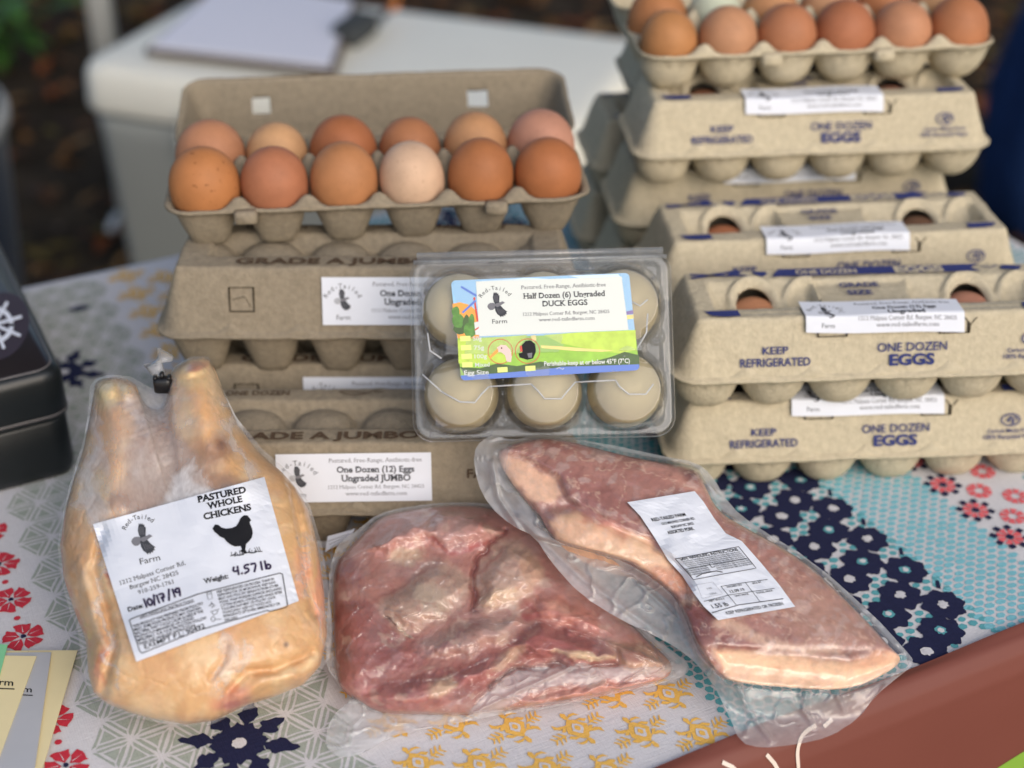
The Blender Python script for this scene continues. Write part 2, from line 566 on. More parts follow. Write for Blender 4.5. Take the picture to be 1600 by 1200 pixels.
def hf_mesh(nx, ny, L, D, rc, zf, thick, keep=None, holes=()):
    # denser lines near the rim
    def lin(n, h):
        t = np.linspace(-1, 1, n)
        return h * np.sign(t) * (1 - (1 - np.abs(t)) ** 1.12)
    X, Y = np.meshgrid(lin(nx, L / 2), lin(ny, D / 2))
    x = X.ravel(); y = Y.ravel()
    d = rrect_sdf(x, y, L, D, rc)
    out = d > 0
    qx = np.maximum(np.abs(x) - (L / 2 - rc), 0); qy = np.maximum(np.abs(y) - (D / 2 - rc), 0)
    ql = np.hypot(qx, qy) + 1e-9
    x = x - np.where(out, np.sign(x) * qx / ql * d, 0)
    y = y - np.where(out, np.sign(y) * qy / ql * d, 0)
    gone = np.zeros(x.shape, bool)
    for cx, cy, r in holes:
        d = np.hypot(x - cx, y - cy)
        sn = np.abs(d - r) < .00095
        x = np.where(sn, cx + (x - cx) * r / d, x); y = np.where(sn, cy + (y - cy) * r / d, y)
        gone |= (d < r) & ~sn
    z = zf(x, y)
    F = []
    for q in grid_faces(nx, ny):
        if all(out[i] for i in q): continue
        if any(gone[i] for i in q): continue
        if keep is not None:
            i = list(q)
            if not keep(x[i].mean(), y[i].mean()): continue
        F.append(q)
    n = len(x)
    if thick:
        x = x + .0016 * (fbm(y + z * 1.7 + 3, x * .5, .018, 3, 51) - .5); y = y + .0020 * (fbm(x + z * .9, z + 2, .030, 3, 52) - .5)
        z = z + .0016 * (fbm(x + 7, y + 7, .045, 3, 53) - .5) + .0007 * (fbm(x, y, .006, 2, 54) - .5)
    V = np.stack([x, y, z], 1)
    if thick:
        cnt = {}
        for f in F:
            for a, b in zip(f, f[1:] + f[:1]):
                cnt[(a, b)] = 1
        V2 = V.copy(); V2[:, 2] -= thick
        G = [tuple(i + n for i in f[::-1]) for f in F]
        S = [(b, a, a + n, b + n) for (a, b) in cnt if (b, a) not in cnt]
        V = np.vstack([V, V2]); F = F + G + S
    return V, F


KIND = {'J': dict(L=.289, D=.100, zr=.034, top=.076), 'O': dict(L=.289, D=.100, zr=.029, top=.071), 'R': dict(L=.276, D=.100, zr=.030, top=.066)}
CUPS = {'J': .0462, 'O': .0462, 'R': .0448}
CUPY = (-.0232, .0232)
WALL = .0135      # how far the lid wall leans in
RC = .020


def tray_z(k):
    zr = KIND[k]['zr']; D = KIND[k]['D']; L = KIND[k]['L']

    def f(x, y):
        z = np.full(x.shape, zr)
        CUPX = [(i - 2.5) * CUPS[k] for i in range(6)]
        for cx in CUPX:
            for cy in CUPY:
                p_ = 3.2 if k in 'JO' else 2.4
                d = (np.abs((x - cx)) ** p_ + np.abs(y - cy) ** p_) ** (1 / p_)
                if k in 'JO':
                    t = np.clip((d - .0118) / (.0225 - .0118), 0, 1)
                    zz = zr * (t * .75 + .25 * t * t)
                else:
                    t = np.clip(d / .0230, 0, 1)
                    zz = zr * (1 - np.sqrt(np.clip(1 - (t * 1.0) ** 2.6, 0, 1)))
                z = np.minimum(z, zz)
        for i in range(5):
            px = (CUPX[i] + CUPX[i + 1]) / 2
            z = z + .019 * np.exp(-((x - px) ** 2 + y ** 2) / (2 * .0065 ** 2))
            for s in (-1, 1):
                z = z + .0075 * np.exp(-((x - px) / .0075) ** 2 - ((y - s * (D / 2 - .0075)) / .0050) ** 2)
        e = -rrect_sdf(x, y, L, D, RC)
        z = np.where(e < .0025, np.minimum(z, zr - .0022 * (1 - np.clip(e / .0025, 0, 1))), z)
        return z + .0005 * (fbm(x, y, .012, 2, 3) - .5)
    return f


def smin(a, b, k):
    h = np.clip(.5 + .5 * (b - a) / k, 0, 1)
    return b * (1 - h) + a * h - k * h * (1 - h)


COLLAR = [(-.077, .002), (-.040, .001), (.069, .002), (.106, .001)]


def lid_z(k):
    K = KIND[k]; zr, top, L, D = K['zr'], K['top'], K['L'], K['D']
    hw = top - zr

    def f(x, y):
        e = -rrect_sdf(x, y, L, D, RC)
        z = zr + smin(hw * np.clip((e - .0035) / WALL, 0, 9), np.full(x.shape, hw), .0045)
        lip = np.clip(1 - e / .0035, 0, 1)
        z = z - .0015 * lip
        if k in 'JO':
            m = np.clip(np.minimum(np.minimum((y + .0165) / .003, (.019 - y) / .009), (L / 2 - .036 - np.abs(x)) / .006), 0, 1)
            m = m * m * (3 - 2 * m)
            z = z - .0120 * m
            for cx in [(i - 2.5) * CUPS[k] for i in range(6)]:
                d = np.hypot((x - cx) / .0205, (y - .002) / .019)
                z = np.maximum(z, np.where(m > 0, top - .0120 + .0095 * np.sqrt(np.clip(1 - d * d, 0, 1)), 0))
        else:
            for (x0, x1) in ((-.108, -.036), (.026, .112)):
                sx = np.clip(np.minimum(x - x0, x1 - x) / .004, 0, 1)
                front = np.clip((y + .0195) / .002, 0, 1)
                rear = np.clip((.0185 - y) / .031, 0, 1)
                z = z - .021 * np.minimum(sx * sx * (3 - 2 * sx), 1) * front * rear
            m = (x > -.036) & (x < .026) & (y > -.0195) & (y < .0185)
            z = np.where(m, z - .0030 * np.clip(np.minimum((y + .0195), (.0185 - y)) / .003, 0, 1), z)
            for cx, cy in COLLAR:
                d = np.hypot(x - cx, y - cy)
                ins = ((x > -.108) & (x < -.036)) | ((x > .026) & (x < .112))
                z = z + np.where(ins, .0036 * np.sqrt(np.clip(1 - ((d - .0158) / .0030) ** 2, 0, 1)), 0)
        return z + .0006 * (fbm(x, y, .02, 3, 5) - .5)
    return f


def wall_map(k, cx=0.0, off=.0013):
    """sheet millimetres (x along the front wall, y up the wall from its middle) -> carton space"""
    K = KIND[k]; zr, top, D = K['zr'], K['top'], K['D']
    a = np.array([0, -D / 2 + .0035, zr]); b = np.array([0, -D / 2 + .0035 + WALL, top])
    up = (b - a) / np.linalg.norm(b - a); nrm = np.array([0, -up[2], up[1]]); mid = (a + b) / 2

    def f(x, y, ly):
        x = np.asarray(x) / 1000.; y = np.asarray(y) / 1000.
        return mid + np.stack([cx + x, 0 * x, 0 * x], 1) + y[:, None] * up + nrm * (off + .00012 * np.asarray(ly))
    return f


def top_map(k, off=.0012):
    K = KIND[k]

    def f(x, y, ly):
        x = np.asarray(x) / 1000.; y = np.asarray(y) / 1000.
        return np.stack([x, y, np.full(x.shape, K['top'] + off) + .00012 * np.asarray(ly)], 1)
    return f


def slit_shade_tab(p, x, y, w, h, mi):
    """lock flap: dark strokes painted as the shade of a three-sided cut, in wall millimetres"""
    p.stroke([(x - w / 2, y + h / 2), (x - w / 2, y - h / 2)], 1.0, mi)
    p.stroke([(x + w / 2, y + h / 2), (x + w / 2, y - h / 2)], 1.2, mi)
    p.stroke([(x - w / 2, y - h / 2), (x + w / 2, y - h / 2)], .6, mi)


def lid_print(k):
    pw, pt = Print(), Print()
    if k in 'JO':
        pt.text('GRADE A JUMBO EGGS', 0, -25.5, w=176, h=7.6, mi=1, bold=.03)
        pt.text('ONE DOZEN', -68, 25.5, w=42, h=5, mi=1, bold=.02)
        pt.text('FARM FRESH', 66, 25.5, w=46, h=5, mi=1, bold=.02)
        pt.stroke([(-14, 27), (-10, 23), (-2, 22), (4, 24), (9, 28), (12, 27)], .8, 1, smooth=1)
        pt.stroke([(-14, 27), (-4, 26.5), (4, 24)], .7, 1, smooth=1)
        pt.stroke([(9, 28), (10, 25), (15, 26)], .7, 1)
        pw.text('FARM FRESH', 97, 2, w=52, h=5.8, mi=1, bold=.02)
        for x in (-84, 84):
            if x > 0: continue
            pw.stroke([(x - 8, 9), (x - 8, -7), (x + 8, -7), (x + 8, 9)], 1.1, 2)
            pw.stroke([(x - 8, 9), (x + 8, 9)], .5, 2)
            pw.stroke([(x - 6, 1), (x + 2, 3), (x + 6, -4)], .4, 2)
    else:
        pw.text('KEEP', -71, -1.8, w=17, h=4.8, mi=1, bold=.015)
        pw.text('REFRIGERATED', -71, -9.6, w=46, h=5.4, mi=1, bold=.015)
        pw.text('ONE DOZEN', 19, -2.0, w=46, h=5.6, mi=1, bold=.01)
        pw.text('EGGS', 19, -10.4, w=30, h=7.0, mi=1, bold=.04)
        pw.stroke([(98 + 6.4 * cos(a), 1 + 4 * sin(a)) for a in np.linspace(0, 2 * pi, 20)[:-1]], .9, 1, closed=True)
        pw.stroke([(96, 0), (98, 3.2), (99.5, 1), (99.5, -1.6)], 1.4, 1)
        pw.stroke([(103, 1), (100.5, 3.2)], .9, 1)
        pw.text('Carton Made From', 98, -6.4, w=32, mi=1, bold=.01)
        pw.text('100% Recycled Paper', 98, -10.6, w=37, mi=1, bold=.01)
        for x in (-34, 46): slit_shade_tab(pw, x, 9.5, 19, 6.5, 2)
        pw.stroke([(53, 16), (57, 11.5), (61, 16)], .7, 2); pw.stroke([(57, 11.5), (56.4, 6)], .7, 2)
        # back ledge band with reversed lettering (pulp shows through)
        yb = 26.2
        pt.poly([(-62, yb - 5.0), (24, yb - 5.0), (24, yb + 5.4), (-56, yb + 5.4)], 1, .5)
        pt.text('ONE DOZEN', -24, yb, w=42, h=5.6, mi=0, bold=.03, layer=1.5)
        pt.poly([(56, yb - 5.0), (82, yb - 5.0), (76, yb), (84, yb + 5.4), (56, yb + 5.4)], 1, .5)
        pt.poly([(24, yb - 5.0), (56, yb - 5.0), (56, yb + 5.4), (24, yb + 5.4)], 1, .5)
        pt.text('EGGS', 40, yb, w=34, h=8.2, mi=0, bold=.05, layer=1.5)
        pt.poly([(96, yb - 3), (108, yb - 5.0), (112, yb + 1), (98, yb + 2.6)], 1, .5)
        pt.stroke([(84, yb + 1), (90, yb - 1), (95, yb + 2.5)], 1, 1)
        pt.stroke([(-116, yb - 4), (-104, yb - 1), (-92, yb + 2.4), (-84, yb + 5.0)], 2.6, 1, smooth=1)
        pt.stroke([(-116, yb + 1), (-104, yb - .5), (-94, yb - 2)], 2.2, 1, smooth=1)
        pt.poly([(-94, yb - 3), (-88, yb + 3), (-80, yb + 5.0), (-84, yb), (-76, yb - 3)], 1, .5)
        pt.poly([(-74, yb + 3), (-66, yb + 2.6), (-64, yb - 1), (-69, yb - 5.0), (-74, yb)], 1, .5)
        # front ledge: rules and corner patches
        yf = -26.5
        pt.stroke([(-92, yf + 2), (92, yf + 2)], .5, 3); pt.stroke([(-92, yf - 3.8), (92, yf - 3.8)], .5, 3)
        for s in (-1, 1):
            pt.poly([(s * 116, yf + 3), (s * 94, yf + 3), (s * 93, yf - 4.4), (s * 104, yf - 5), (s * 112, yf - 3)], 1, .5)
        # bridge
        pt.text('GRADE', -5, 11, w=27, h=6, mi=4, bold=.03, layer=-20)
        pt.text('SIZE', -7, .5, w=17, h=6, mi=4, bold=.03, layer=-20)
    return pw, pt


_carton = {}


def carton_parts(k, opened=False):
    key = (k, opened)
    if key in _carton: return _carton[key]
    K = KIND[k]; pm = M_PULP_J if k in 'JO' else M_PULP_R
    mb = MB()
    V, F = hf_mesh(150, 60, K['L'] - .003, K['D'] - .003, RC, tray_z(k), .0018)
    mb.add(V, F)
    if opened:      # the two lock nubs hanging on the front rim
        for x in ((-.088, .078) if k in 'JO' else (-.040, .046)):
            v, f = box_rings(.016, .010, [(.0, 0), (.0005, .004), (.002, .0065)], .003, 3)
            v = v[:, [0, 2, 1]] * [1, -1, 1] + [x, -K['D'] / 2 + .0025, K['zr'] - .004]
            mb.add(v, f)
    tray = mb.build('tray', pm)
    mb = MB()
    holes = []
    if k == 'R' and not opened: holes = [(cx, cy, .0122) for cx, cy in (COLLAR[0], COLLAR[2])]
    yw = -K['D'] / 2 + .0035 + WALL * .42
    slots = [(x, yw) for x in ((-.088, .078) if k in 'JO' else (-.040, .046))] if opened else []

    def keep(x, y):
        for sx, sy in slots:
            if abs(x - sx) < .0075 and abs(y - sy) < .0024: return False
        return True
    V, F = hf_mesh(172, 92, K['L'], K['D'], RC, lid_z(k), .0016, keep, holes)
    mb.add(V, F)
    if not opened:
        pw, pt = lid_print(k)
        pw.into(mb, wall_map(k)); pt.into(mb, top_map(k))
    lid = mb.build('lid', [pm, M_BROWNINK if k in 'JO' else M_NAVY, M_SLIT_SHADE, M_GREYINK, M_NAVY])
    _carton[key] = (tray, lid)
    return tray, lid


STK = {}


def sticker(kind, parent, cx, skew=0.0, dy=0.0):
    """paper label: kind J on the lid wall, kind R folded over the lid's front ledge"""
    if (kind, cx, skew) in STK: return
    mb = MB()
    if kind == 'J':
        W, H = 98, 32
        art = egg_label_art(W, H, 'One Dozen (12) Eggs', 'Ungraded JUMBO')
        f0 = wall_map('J', cx, .0018)
        f = lambda x, y, ly: f0(np.asarray(x) - skew * np.asarray(y), np.asarray(y) + skew * np.asarray(x) + dy, ly)
        g = Print(); g.grid([(-W / 2, H / 2), (W / 2, H / 2), (W / 2, -H / 2), (-W / 2, -H / 2)], 8, 4, 0, 0)
    else:
        W, H = 104, 30
        art = egg_label_art(W, H, 'One Dozen (12) Eggs', 'Ungraded', k1=.8)
        K = KIND['R']; ye = -K['D'] / 2 + .0035 + WALL; top = K['top']
        wu = np.array([0, -WALL, -(top - K['zr'])]); wu /= np.linalg.norm(wu)

        def f(x, y, ly):
            x = np.asarray(x, float); y = np.asarray(y, float)
            s = (H / 2 - y) + skew * x                       # mm from the upper edge
            fold = 18.0
            onw = np.maximum(s - fold, 0) / 1000.
            ont = np.minimum(s, fold) / 1000.
            px = cx + x / 1000. - skew * y / 1000.
            py = ye + (fold / 1000. - ont) - .0019
            pz = np.full(x.shape, top + .0019) + .00012 * ly + .0006 * np.sin(x / 17.)
            t = np.clip(onw / .004, 0, 1)
            return np.stack([px, py + onw * wu[1] - .0006 * t - .00012 * ly * (onw > 0), pz + onw * wu[2] * (.55 + .45 * t)], 1)
        g = Print(); g.grid([(-W / 2, H / 2), (W / 2, H / 2), (W / 2, -H / 2), (-W / 2, -H / 2)], 14, 18, 0, 0)
    g.into(mb, f); art.into(mb, f)
    return mb.build('label', [M_PAPER, M_INK, M_GREYINK, M_DKGREY, M_LTGREY], parent)


def carton(k, cx, cy, z, yaw, label, group, opened=False, lab=None, tilt=None):
    """(cx, cy): centre, z above table top"""
    r = empty('egg_carton', (cx, cy, ZT + z), radians(yaw), label, 'egg carton', group)
    tray, lid = carton_parts(k, opened)
    for src in (tray, lid):
        used = src.parent is not None
        o = src.copy() if used else src
        if used: LINK.objects.link(o)
        o.parent = r
        if opened and src is lid:
            K = KIND[k]
            o.rotation_euler = (radians(-180 + (tilt or 0)), 0, 0)
            # swing about the back rim
            a = radians(-180 + (tilt or 0)); hy, hz = K['D'] / 2 - .001, K['zr'] + .001
            p = np.array([hy, hz])
            q = np.array([p[0] * cos(a) - p[1] * sin(a), p[0] * sin(a) + p[1] * cos(a)])
            o.location = (0, p[0] - q[0], p[1] - q[1])
    if lab: sticker(k, r, *lab)
    return r


def front_at(px, py, z, yaw, k, side):
    """carton centre from its lip's front-left ('l') or front-right ('r') corner seen at a photo pixel"""
    p = at(px, py, z + KIND[k]['zr'])
    a = radians(yaw); L, D = KIND[k]['L'], KIND[k]['D']
    dx = L / 2 if side == 'l' else -L / 2
    return p[0] + dx * cos(a) - D / 2 * sin(a), p[1] + dx * sin(a) + D / 2 * cos(a)


HJ, HR = KIND['J']['top'], KIND['R']['top']
GJ, GR = 'grey jumbo egg cartons on the table', 'beige dozen egg cartons stacked on the right'
c_xy = (-.102, .803 + .05)
carton('J', -.100, .817, 0, .8, 'front closed grey jumbo egg carton, on the cloth right behind the bagged chicken', GJ, lab=(-.0005, 0.006, 0))
carton('J', -.098, .985 - .075 + .002, 0, 0, 'closed grey jumbo egg carton at the bottom of the stack holding the open one', GJ, lab=(.004, 0, -2))
carton('J', -.094, .910, HJ, 0, 'closed grey jumbo egg carton directly under the open grey carton', GJ, lab=(.018, 0, 0))
O_C = (-.0925, .958)
O_YAW = 5.0
oj = carton('O', O_C[0], O_C[1], 2 * HJ, O_YAW, 'open grey jumbo egg carton with its lid folded back, on top of the left stack', GJ, opened=True, tilt=9)

r1 = carton('R', *front_at(1040, 724, 0, 3.5, 'R', 'l'), 0, 3.5, 'closed beige egg carton at the foot of the front right stack', GR, lab=(-.001, .02))
r2 = carton('R', *front_at(1052, 598, HR, 3.5, 'R', 'l'), HR, 3.5, 'closed beige egg carton on top of the front right stack, brown eggs in its windows', GR, lab=(.000, .03))
x3, y3 = front_at(1020, 470, HR, 5.5, 'R', 'l')
r3 = carton('R', x3, y3, HR, 5.5, 'upper closed beige egg carton of the middle row, right behind the front stack', GR, lab=(-.004, .015))
carton('R', x3 - .012, y3 - .004, 0, 5.0, 'lower closed beige egg carton of the middle row, mostly hidden', GR)
x4, y4 = front_at(961, 352, HR, 5.0, 'R', 'l')
carton('R', x4 - .008, y4 + .004, 0, 5.0, 'closed beige egg carton at the bottom of the tall rear stack', GR)
r4 = carton('R', x4, y4, HR, 5.0, 'closed beige egg carton in the tall rear stack, second below the open one', GR, lab=(.0, .01))
x5, y5 = front_at(990, 246, 2 * HR, 4.5, 'R', 'l')
r5 = carton('R', x5, y5, 2 * HR, 4.5, 'closed beige egg carton directly under the open carton at the top right', GR, lab=(-.002, .012))
x6, y6 = front_at(1002, 93, 3 * HR, 6.5, 'R', 'l')
R6_YAW = 6.5
r6 = carton('R', x6, y6, 3 * HR, R6_YAW, 'open beige egg carton full of brown eggs on top of the tall rear stack', GR, opened=True, tilt=-4)
for i, (dx, dy, z, yw, nm) in enumerate(((-.026, .107, 0, 6, 'lowest'), (-.016, .108, HR, 7, 'middle'), (.016, .109, 2 * HR, 5, 'topmost'))):
    carton('R', x4 + dx, y4 + dy, z, yw, '%s closed beige egg carton of the hindmost stack, only its left end in view' % nm, GR)


# ------------------------------------------------------------------ eggs
def egg_mesh(name, m, a=.0222, h=.0585):
    t = np.linspace(0, pi, 26)
    prof = []
    for q in t:
        zc = -cos(q)                                   # -1 blunt .. 1 pointed
        r = a * sin(q) * (1 + .11 * zc)
        prof.append((max(r, 1e-5), h / 2 * zc))
    V, F = lathe(prof, 36)
    mb = MB(); mb.add(V, F)
    return mb.build(name, m)


_eggs = {}


def egg(loc, col, label, group, s=1.0, kind='egg', tilt=(0, 0), speck=False, cat='egg', rz=0):
    key = (kind, speck)
    m = M_EGGS if speck else M_EGG
    if key not in _eggs:
        o = egg_mesh(kind, m); _eggs[key] = o
    else:
        o = _eggs[key].copy(); LINK.objects.link(o)
    o.location = loc
    o.rotation_euler = (tilt[0], tilt[1], rz)
    o.scale = (s * rng.uniform(.985, 1.015), s * rng.uniform(.985, 1.015), s * rng.uniform(.96, 1.03))
    c_ = np.array(srgb(*col)); g_ = c_ @ [.3, .5, .2]
    o.color = (*((c_ * .88 + g_ * .12) * .80), 1)
    return tag(o, label, cat, group)


def in_carton(c, yaw, z, k, i, j, up):
    a = radians(yaw); x, y = (i - 2.5) * CUPS[k], CUPY[j]
    return (c[0] + x * cos(a) - y * sin(a), c[1] + x * sin(a) + y * cos(a), ZT + z + up)


ORD = ['leftmost', 'second from the left', 'third from the left', 'third from the right', 'second from the right', 'rightmost']
JF = [((196, 124, 62), 'speckled orange-brown', True), ((188, 116, 76), 'reddish brown', False), ((194, 128, 74), 'light brown', False),
      ((222, 182, 148), 'pale cream-pink', False), ((184, 112, 58), 'deep brown', False), ((186, 110, 56), 'dark orange-brown', False)]
JB = [((198, 134, 92), 'large tan-brown'), ((212, 160, 108), 'light tan'), ((180, 106, 58), 'dark brown'), ((184, 118, 72), 'medium brown'),
      ((200, 144, 94), 'tan'), ((200, 140, 112), 'pinkish brown')]
for i in range(6):
    col, nm, sp = JF[i]
    egg(in_carton(O_C, O_YAW, 2 * HJ, 'O', i, 0, .0330), col, '%s egg, %s in the front row of the open grey carton' % (nm, ORD[i]), 'eggs in the open grey carton',
        s=(1.06, 1.02, 1.03, .99, 1.0, 1.02)[i], tilt=(radians((4, -3, 2, 5, -2, 3)[i]), radians((-3, 2, -2, 3, 2, -3)[i])), speck=sp, rz=i * 1.3)
    col, nm = JB[i]
    egg(in_carton(O_C, O_YAW, 2 * HJ, 'O', i, 1, .0330), col, '%s egg, %s in the back row of the open grey carton' % (nm, ORD[i]), 'eggs in the open grey carton',
        s=(1.09, .97, 1.06, .97, 1.02, 1.07)[i], tilt=(radians((3, -5, 2, 4, -3, 2)[i]), radians((2, -2, 3, -3, 2, 3)[i])), rz=i * 2.1)
RF = [((196, 132, 72), 'light orange-brown'), ((204, 144, 100), 'tan-pink'), ((192, 122, 78), 'brown'), ((186, 112, 70), 'dark brown'), ((204, 140, 98), 'pinkish tan'), ((194, 122, 74), 'orange-brown')]
RB = [((190, 122, 66), 'orange-brown'), ((206, 212, 184), 'pale green'), ((204, 142, 88), 'tan'), ((212, 154, 104), 'light tan'), ((194, 120, 66), 'brown'), ((214, 160, 104), 'pale tan')]
for i in range(6):
    col, nm = RF[i]
    egg(in_carton((x6, y6), R6_YAW, 3 * HR, 'R', i, 0, .0295), col, '%s egg, %s in the front row of the open beige carton' % (nm, ORD[i]), 'eggs in the open beige carton',
        s=(.96, 1.0, 1.02, 1.02, 1.0, 1.02)[i], tilt=(radians((3, -4, 2, 3, -2, 4)[i]), radians((-3, 3, -2, 2, 3, -4)[i])), rz=i)
    col, nm = RB[i]
    egg(in_carton((x6, y6), R6_YAW, 3 * HR, 'R', i, 1, .0295), col, '%s egg, %s in the back row of the open beige carton' % (nm, ORD[i]), 'eggs in the open beige carton',
        s=(1.02, .98, 1.02, 1.0, 1.02, 1.0)[i], tilt=(radians((-3, 4, -2, 3, 2, -4)[i]), radians((3, -3, 2, -2, 3, 2)[i])), rz=i)
# eggs showing in the lid windows of closed cartons
WN = [(r2, 'front stack top carton', [(0, (206, 138, 92)), (2, (200, 136, 106))]), (r3, 'middle-row carton', [(0, (186, 112, 68)), (2, (120, 84, 60))]),
      (r5, 'carton under the open beige one', [(0, (150, 96, 64)), (2, (176, 116, 90))])]
for c, nm, lst in WN:
    for n_, (q, col) in enumerate(lst):
        a = c.rotation_euler[2]; x, y = COLLAR[q]; y += .002
        egg((c.location.x + x * cos(a) - y * sin(a), c.location.y + x * sin(a) + y * cos(a), c.location.z + .0302), col,
            'brown egg in the %s window of the %s' % (('left', 'right')[n_], nm), 'eggs showing in lid windows', s=.98)


# ------------------------------------------------------------------ table and patterned cloth
TA = radians(26.5)
TE = np.array([cos(TA), sin(TA)]); TN = np.array([-sin(TA), cos(TA)])
TO = at(1080, 1195)[:2]
S0, S1, T1 = -.66, .60, .715        # table runs along s, depth along t


def tw(s, t, z=0.0):
    s = np.asarray(s, float); t = np.asarray(t, float)
    p = TO + s[..., None] * TE + t[..., None] * TN
    return np.concatenate([p, np.broadcast_to(np.asarray(z, float) + ZT, s.shape)[..., None]], -1)


tc_ = TO + (S0 + S1) / 2 * TE + T1 / 2 * TN
table = empty('folding_table', (tc_[0], tc_[1], 0), TA, 'folding market table standing under the patterned cloth', 'table')
mb = MB(); v, f = box_rings(S1 - S0 - .012, T1 - .012, [(.004, -.034), (0, -.030), (0, -.006), (.004, -.003)], .03)
mb.add(v + [0, 0, ZT], f)
M_TABLE = mat('table_plastic', srgb(200, 200, 196), .6)
M_STEEL = mat('grey_steel', srgb(120, 122, 126), .4, metal=.8)
mb.build('tabletop', M_TABLE, table)
for sx in (-1, 1):
    for sy in (-1, 1):
        mb = MB(); v, f = tube([(sx * .6, sy * .27, ZT - .034), (sx * .66, sy * .29, 0)], .014, 10); mb.add(v, f)
        mb.build('leg', M_STEEL, table)


def weave(m):
    nt = m.node_tree; N = nt.nodes; L = nt.links; p = N['Principled BSDF']
    tc = N.new('ShaderNodeTexCoord'); mp = N.new('ShaderNodeMapping')
    mp.inputs['Rotation'].default_value = (0, 0, -TA)
    L.new(tc.outputs['Object'], mp.inputs[0])
    b = None
    for k, (sc, ax) in enumerate((((1100, 60, 60), 0), ((60, 1100, 60), 0))):
        m2 = N.new('ShaderNodeMapping'); m2.inputs['Scale'].default_value = sc
        L.new(mp.outputs[0], m2.inputs[0])
        n = N.new('ShaderNodeTexNoise'); n.inputs['Scale'].default_value = 1; n.inputs['Detail'].default_value = 2
        L.new(m2.outputs[0], n.inputs['Vector'])
        bb = N.new('ShaderNodeBump'); bb.inputs['Strength'].default_value = .35; bb.inputs['Distance'].default_value = .0008
        L.new(n.outputs['Fac'], bb.inputs['Height'])
        if b: L.new(b.outputs[0], bb.inputs['Normal'])
        b = bb
    L.new(b.outputs[0], p.inputs['Normal'])
    return m


def cloth(name, c, var=.05): return weave(mat(name, c, .85, .25, var=var, vscale=500))


CL = [cloth('cloth_white', srgb(206, 205, 208)), cloth('cloth_sage', srgb(158, 166, 156), .08), cloth('cloth_red', srgb(192, 50, 66), .1), cloth('cloth_navy', srgb(30, 34, 66), .12),
      cloth('cloth_yellow', srgb(228, 182, 92), .08), cloth('cloth_teal', srgb(90, 160, 168), .08), cloth('cloth_aqua', srgb(122, 186, 198), .08), cloth('cloth_coral', srgb(222, 102, 108), .1)]
WHT, SAGE, RED, NVY, YEL, TEA, AQU, COR = range(8)
mb = MB()
# sheet with gently rounded edges and a hanging skirt on the sides seen by nobody but the neighbours
ss = np.concatenate([[S0 - .012] * 1, np.linspace(S0, S1, 210), [S1 + .012]]); ts = np.concatenate([[0.0], np.linspace(.004, T1, 104), [T1 + .010]])


def cz(s, t):
    """soft waves in the cloth"""
    s = np.asarray(s, float); t = np.asarray(t, float)
    wv = .0034 * (fbm(s + 5, t + 5, .15, 2, 1) - .5) + .0014 * (fbm(s * 3 + t, t - s, .12, 2, 4) - .5)
    ed = np.clip(np.minimum(t, T1 - t) / .03, 0, 1)
    return .0016 + wv * ed


SS, TT = np.meshgrid(ss, ts)
ZZ = cz(SS, TT)
ZZ[:, 0] = -.010; ZZ[:, -1] = -.010; ZZ[-1, :] = -.010
mb.add(tw(SS.ravel(), TT.ravel(), ZZ.ravel()), grid_faces(len(ss), len(ts)), WHT)
# skirts
per = [(s, T1 + .010) for s in ss] ; lft = [(S0 - .012, t) for t in ts]; rgt = [(S1 + .012, t) for t in ts]
for line, out in ((per, (0, 1)), (lft, (-1, 0)), (rgt, (1, 0))):
    P = np.array(line); V = []
    for k, (dz, o_) in enumerate(((-.010, 0), (-.03, .006), (-.12, .010), (-.26, .014))):
        wob = .012 * k / 3 * np.sin(np.arange(len(P)) * 1.1)
        V.append(tw(P[:, 0] + out[0] * (o_ + wob), P[:, 1] + out[1] * (o_ + wob), dz))
    mb.add(np.vstack(V), grid_faces(len(P), 4), WHT)
fs = np.linspace(S0, S1, 90); mb.add(np.vstack([tw(fs, 0 * fs - o_, dz) for dz, o_ in ((.0004, 0), (-.006, .0012), (-.05, .0016), (-.25, .002))]), grid_faces(90, 4), WHT)
_layer = .00030


def cpoly(pts, mi, layer=1):
    P = np.asarray(pts, float)
    P[:, 1] = np.clip(P[:, 1], .003, T1 - .002); P[:, 0] = np.clip(P[:, 0], S0 + .003, S1 - .003)
    mb.add(tw(P[:, 0], P[:, 1], cz(P[:, 0], P[:, 1]) + _layer * layer), [tuple(range(len(P)))], mi)


def jag(cx, cy, pts, amp=.0007, rot=0, n=3):
    """ikat-like ragged outline"""
    out = []
    P = np.asarray(pts, float)
    for a, b in zip(P, np.roll(P, -1, 0)):
        for k in range(n):
            q = a + (b - a) * k / n
            e = (b - a) / (np.linalg.norm(b - a) + 1e-9)
            j = rng.uniform(-amp, amp) if k else 0
            out.append(q + np.array([-e[1], e[0]]) * j)
    P = np.array(out); c, s = cos(rot), sin(rot)
    return np.stack([cx + P[:, 0] * c - P[:, 1] * s, cy + P[:, 0] * s + P[:, 1] * c], 1)


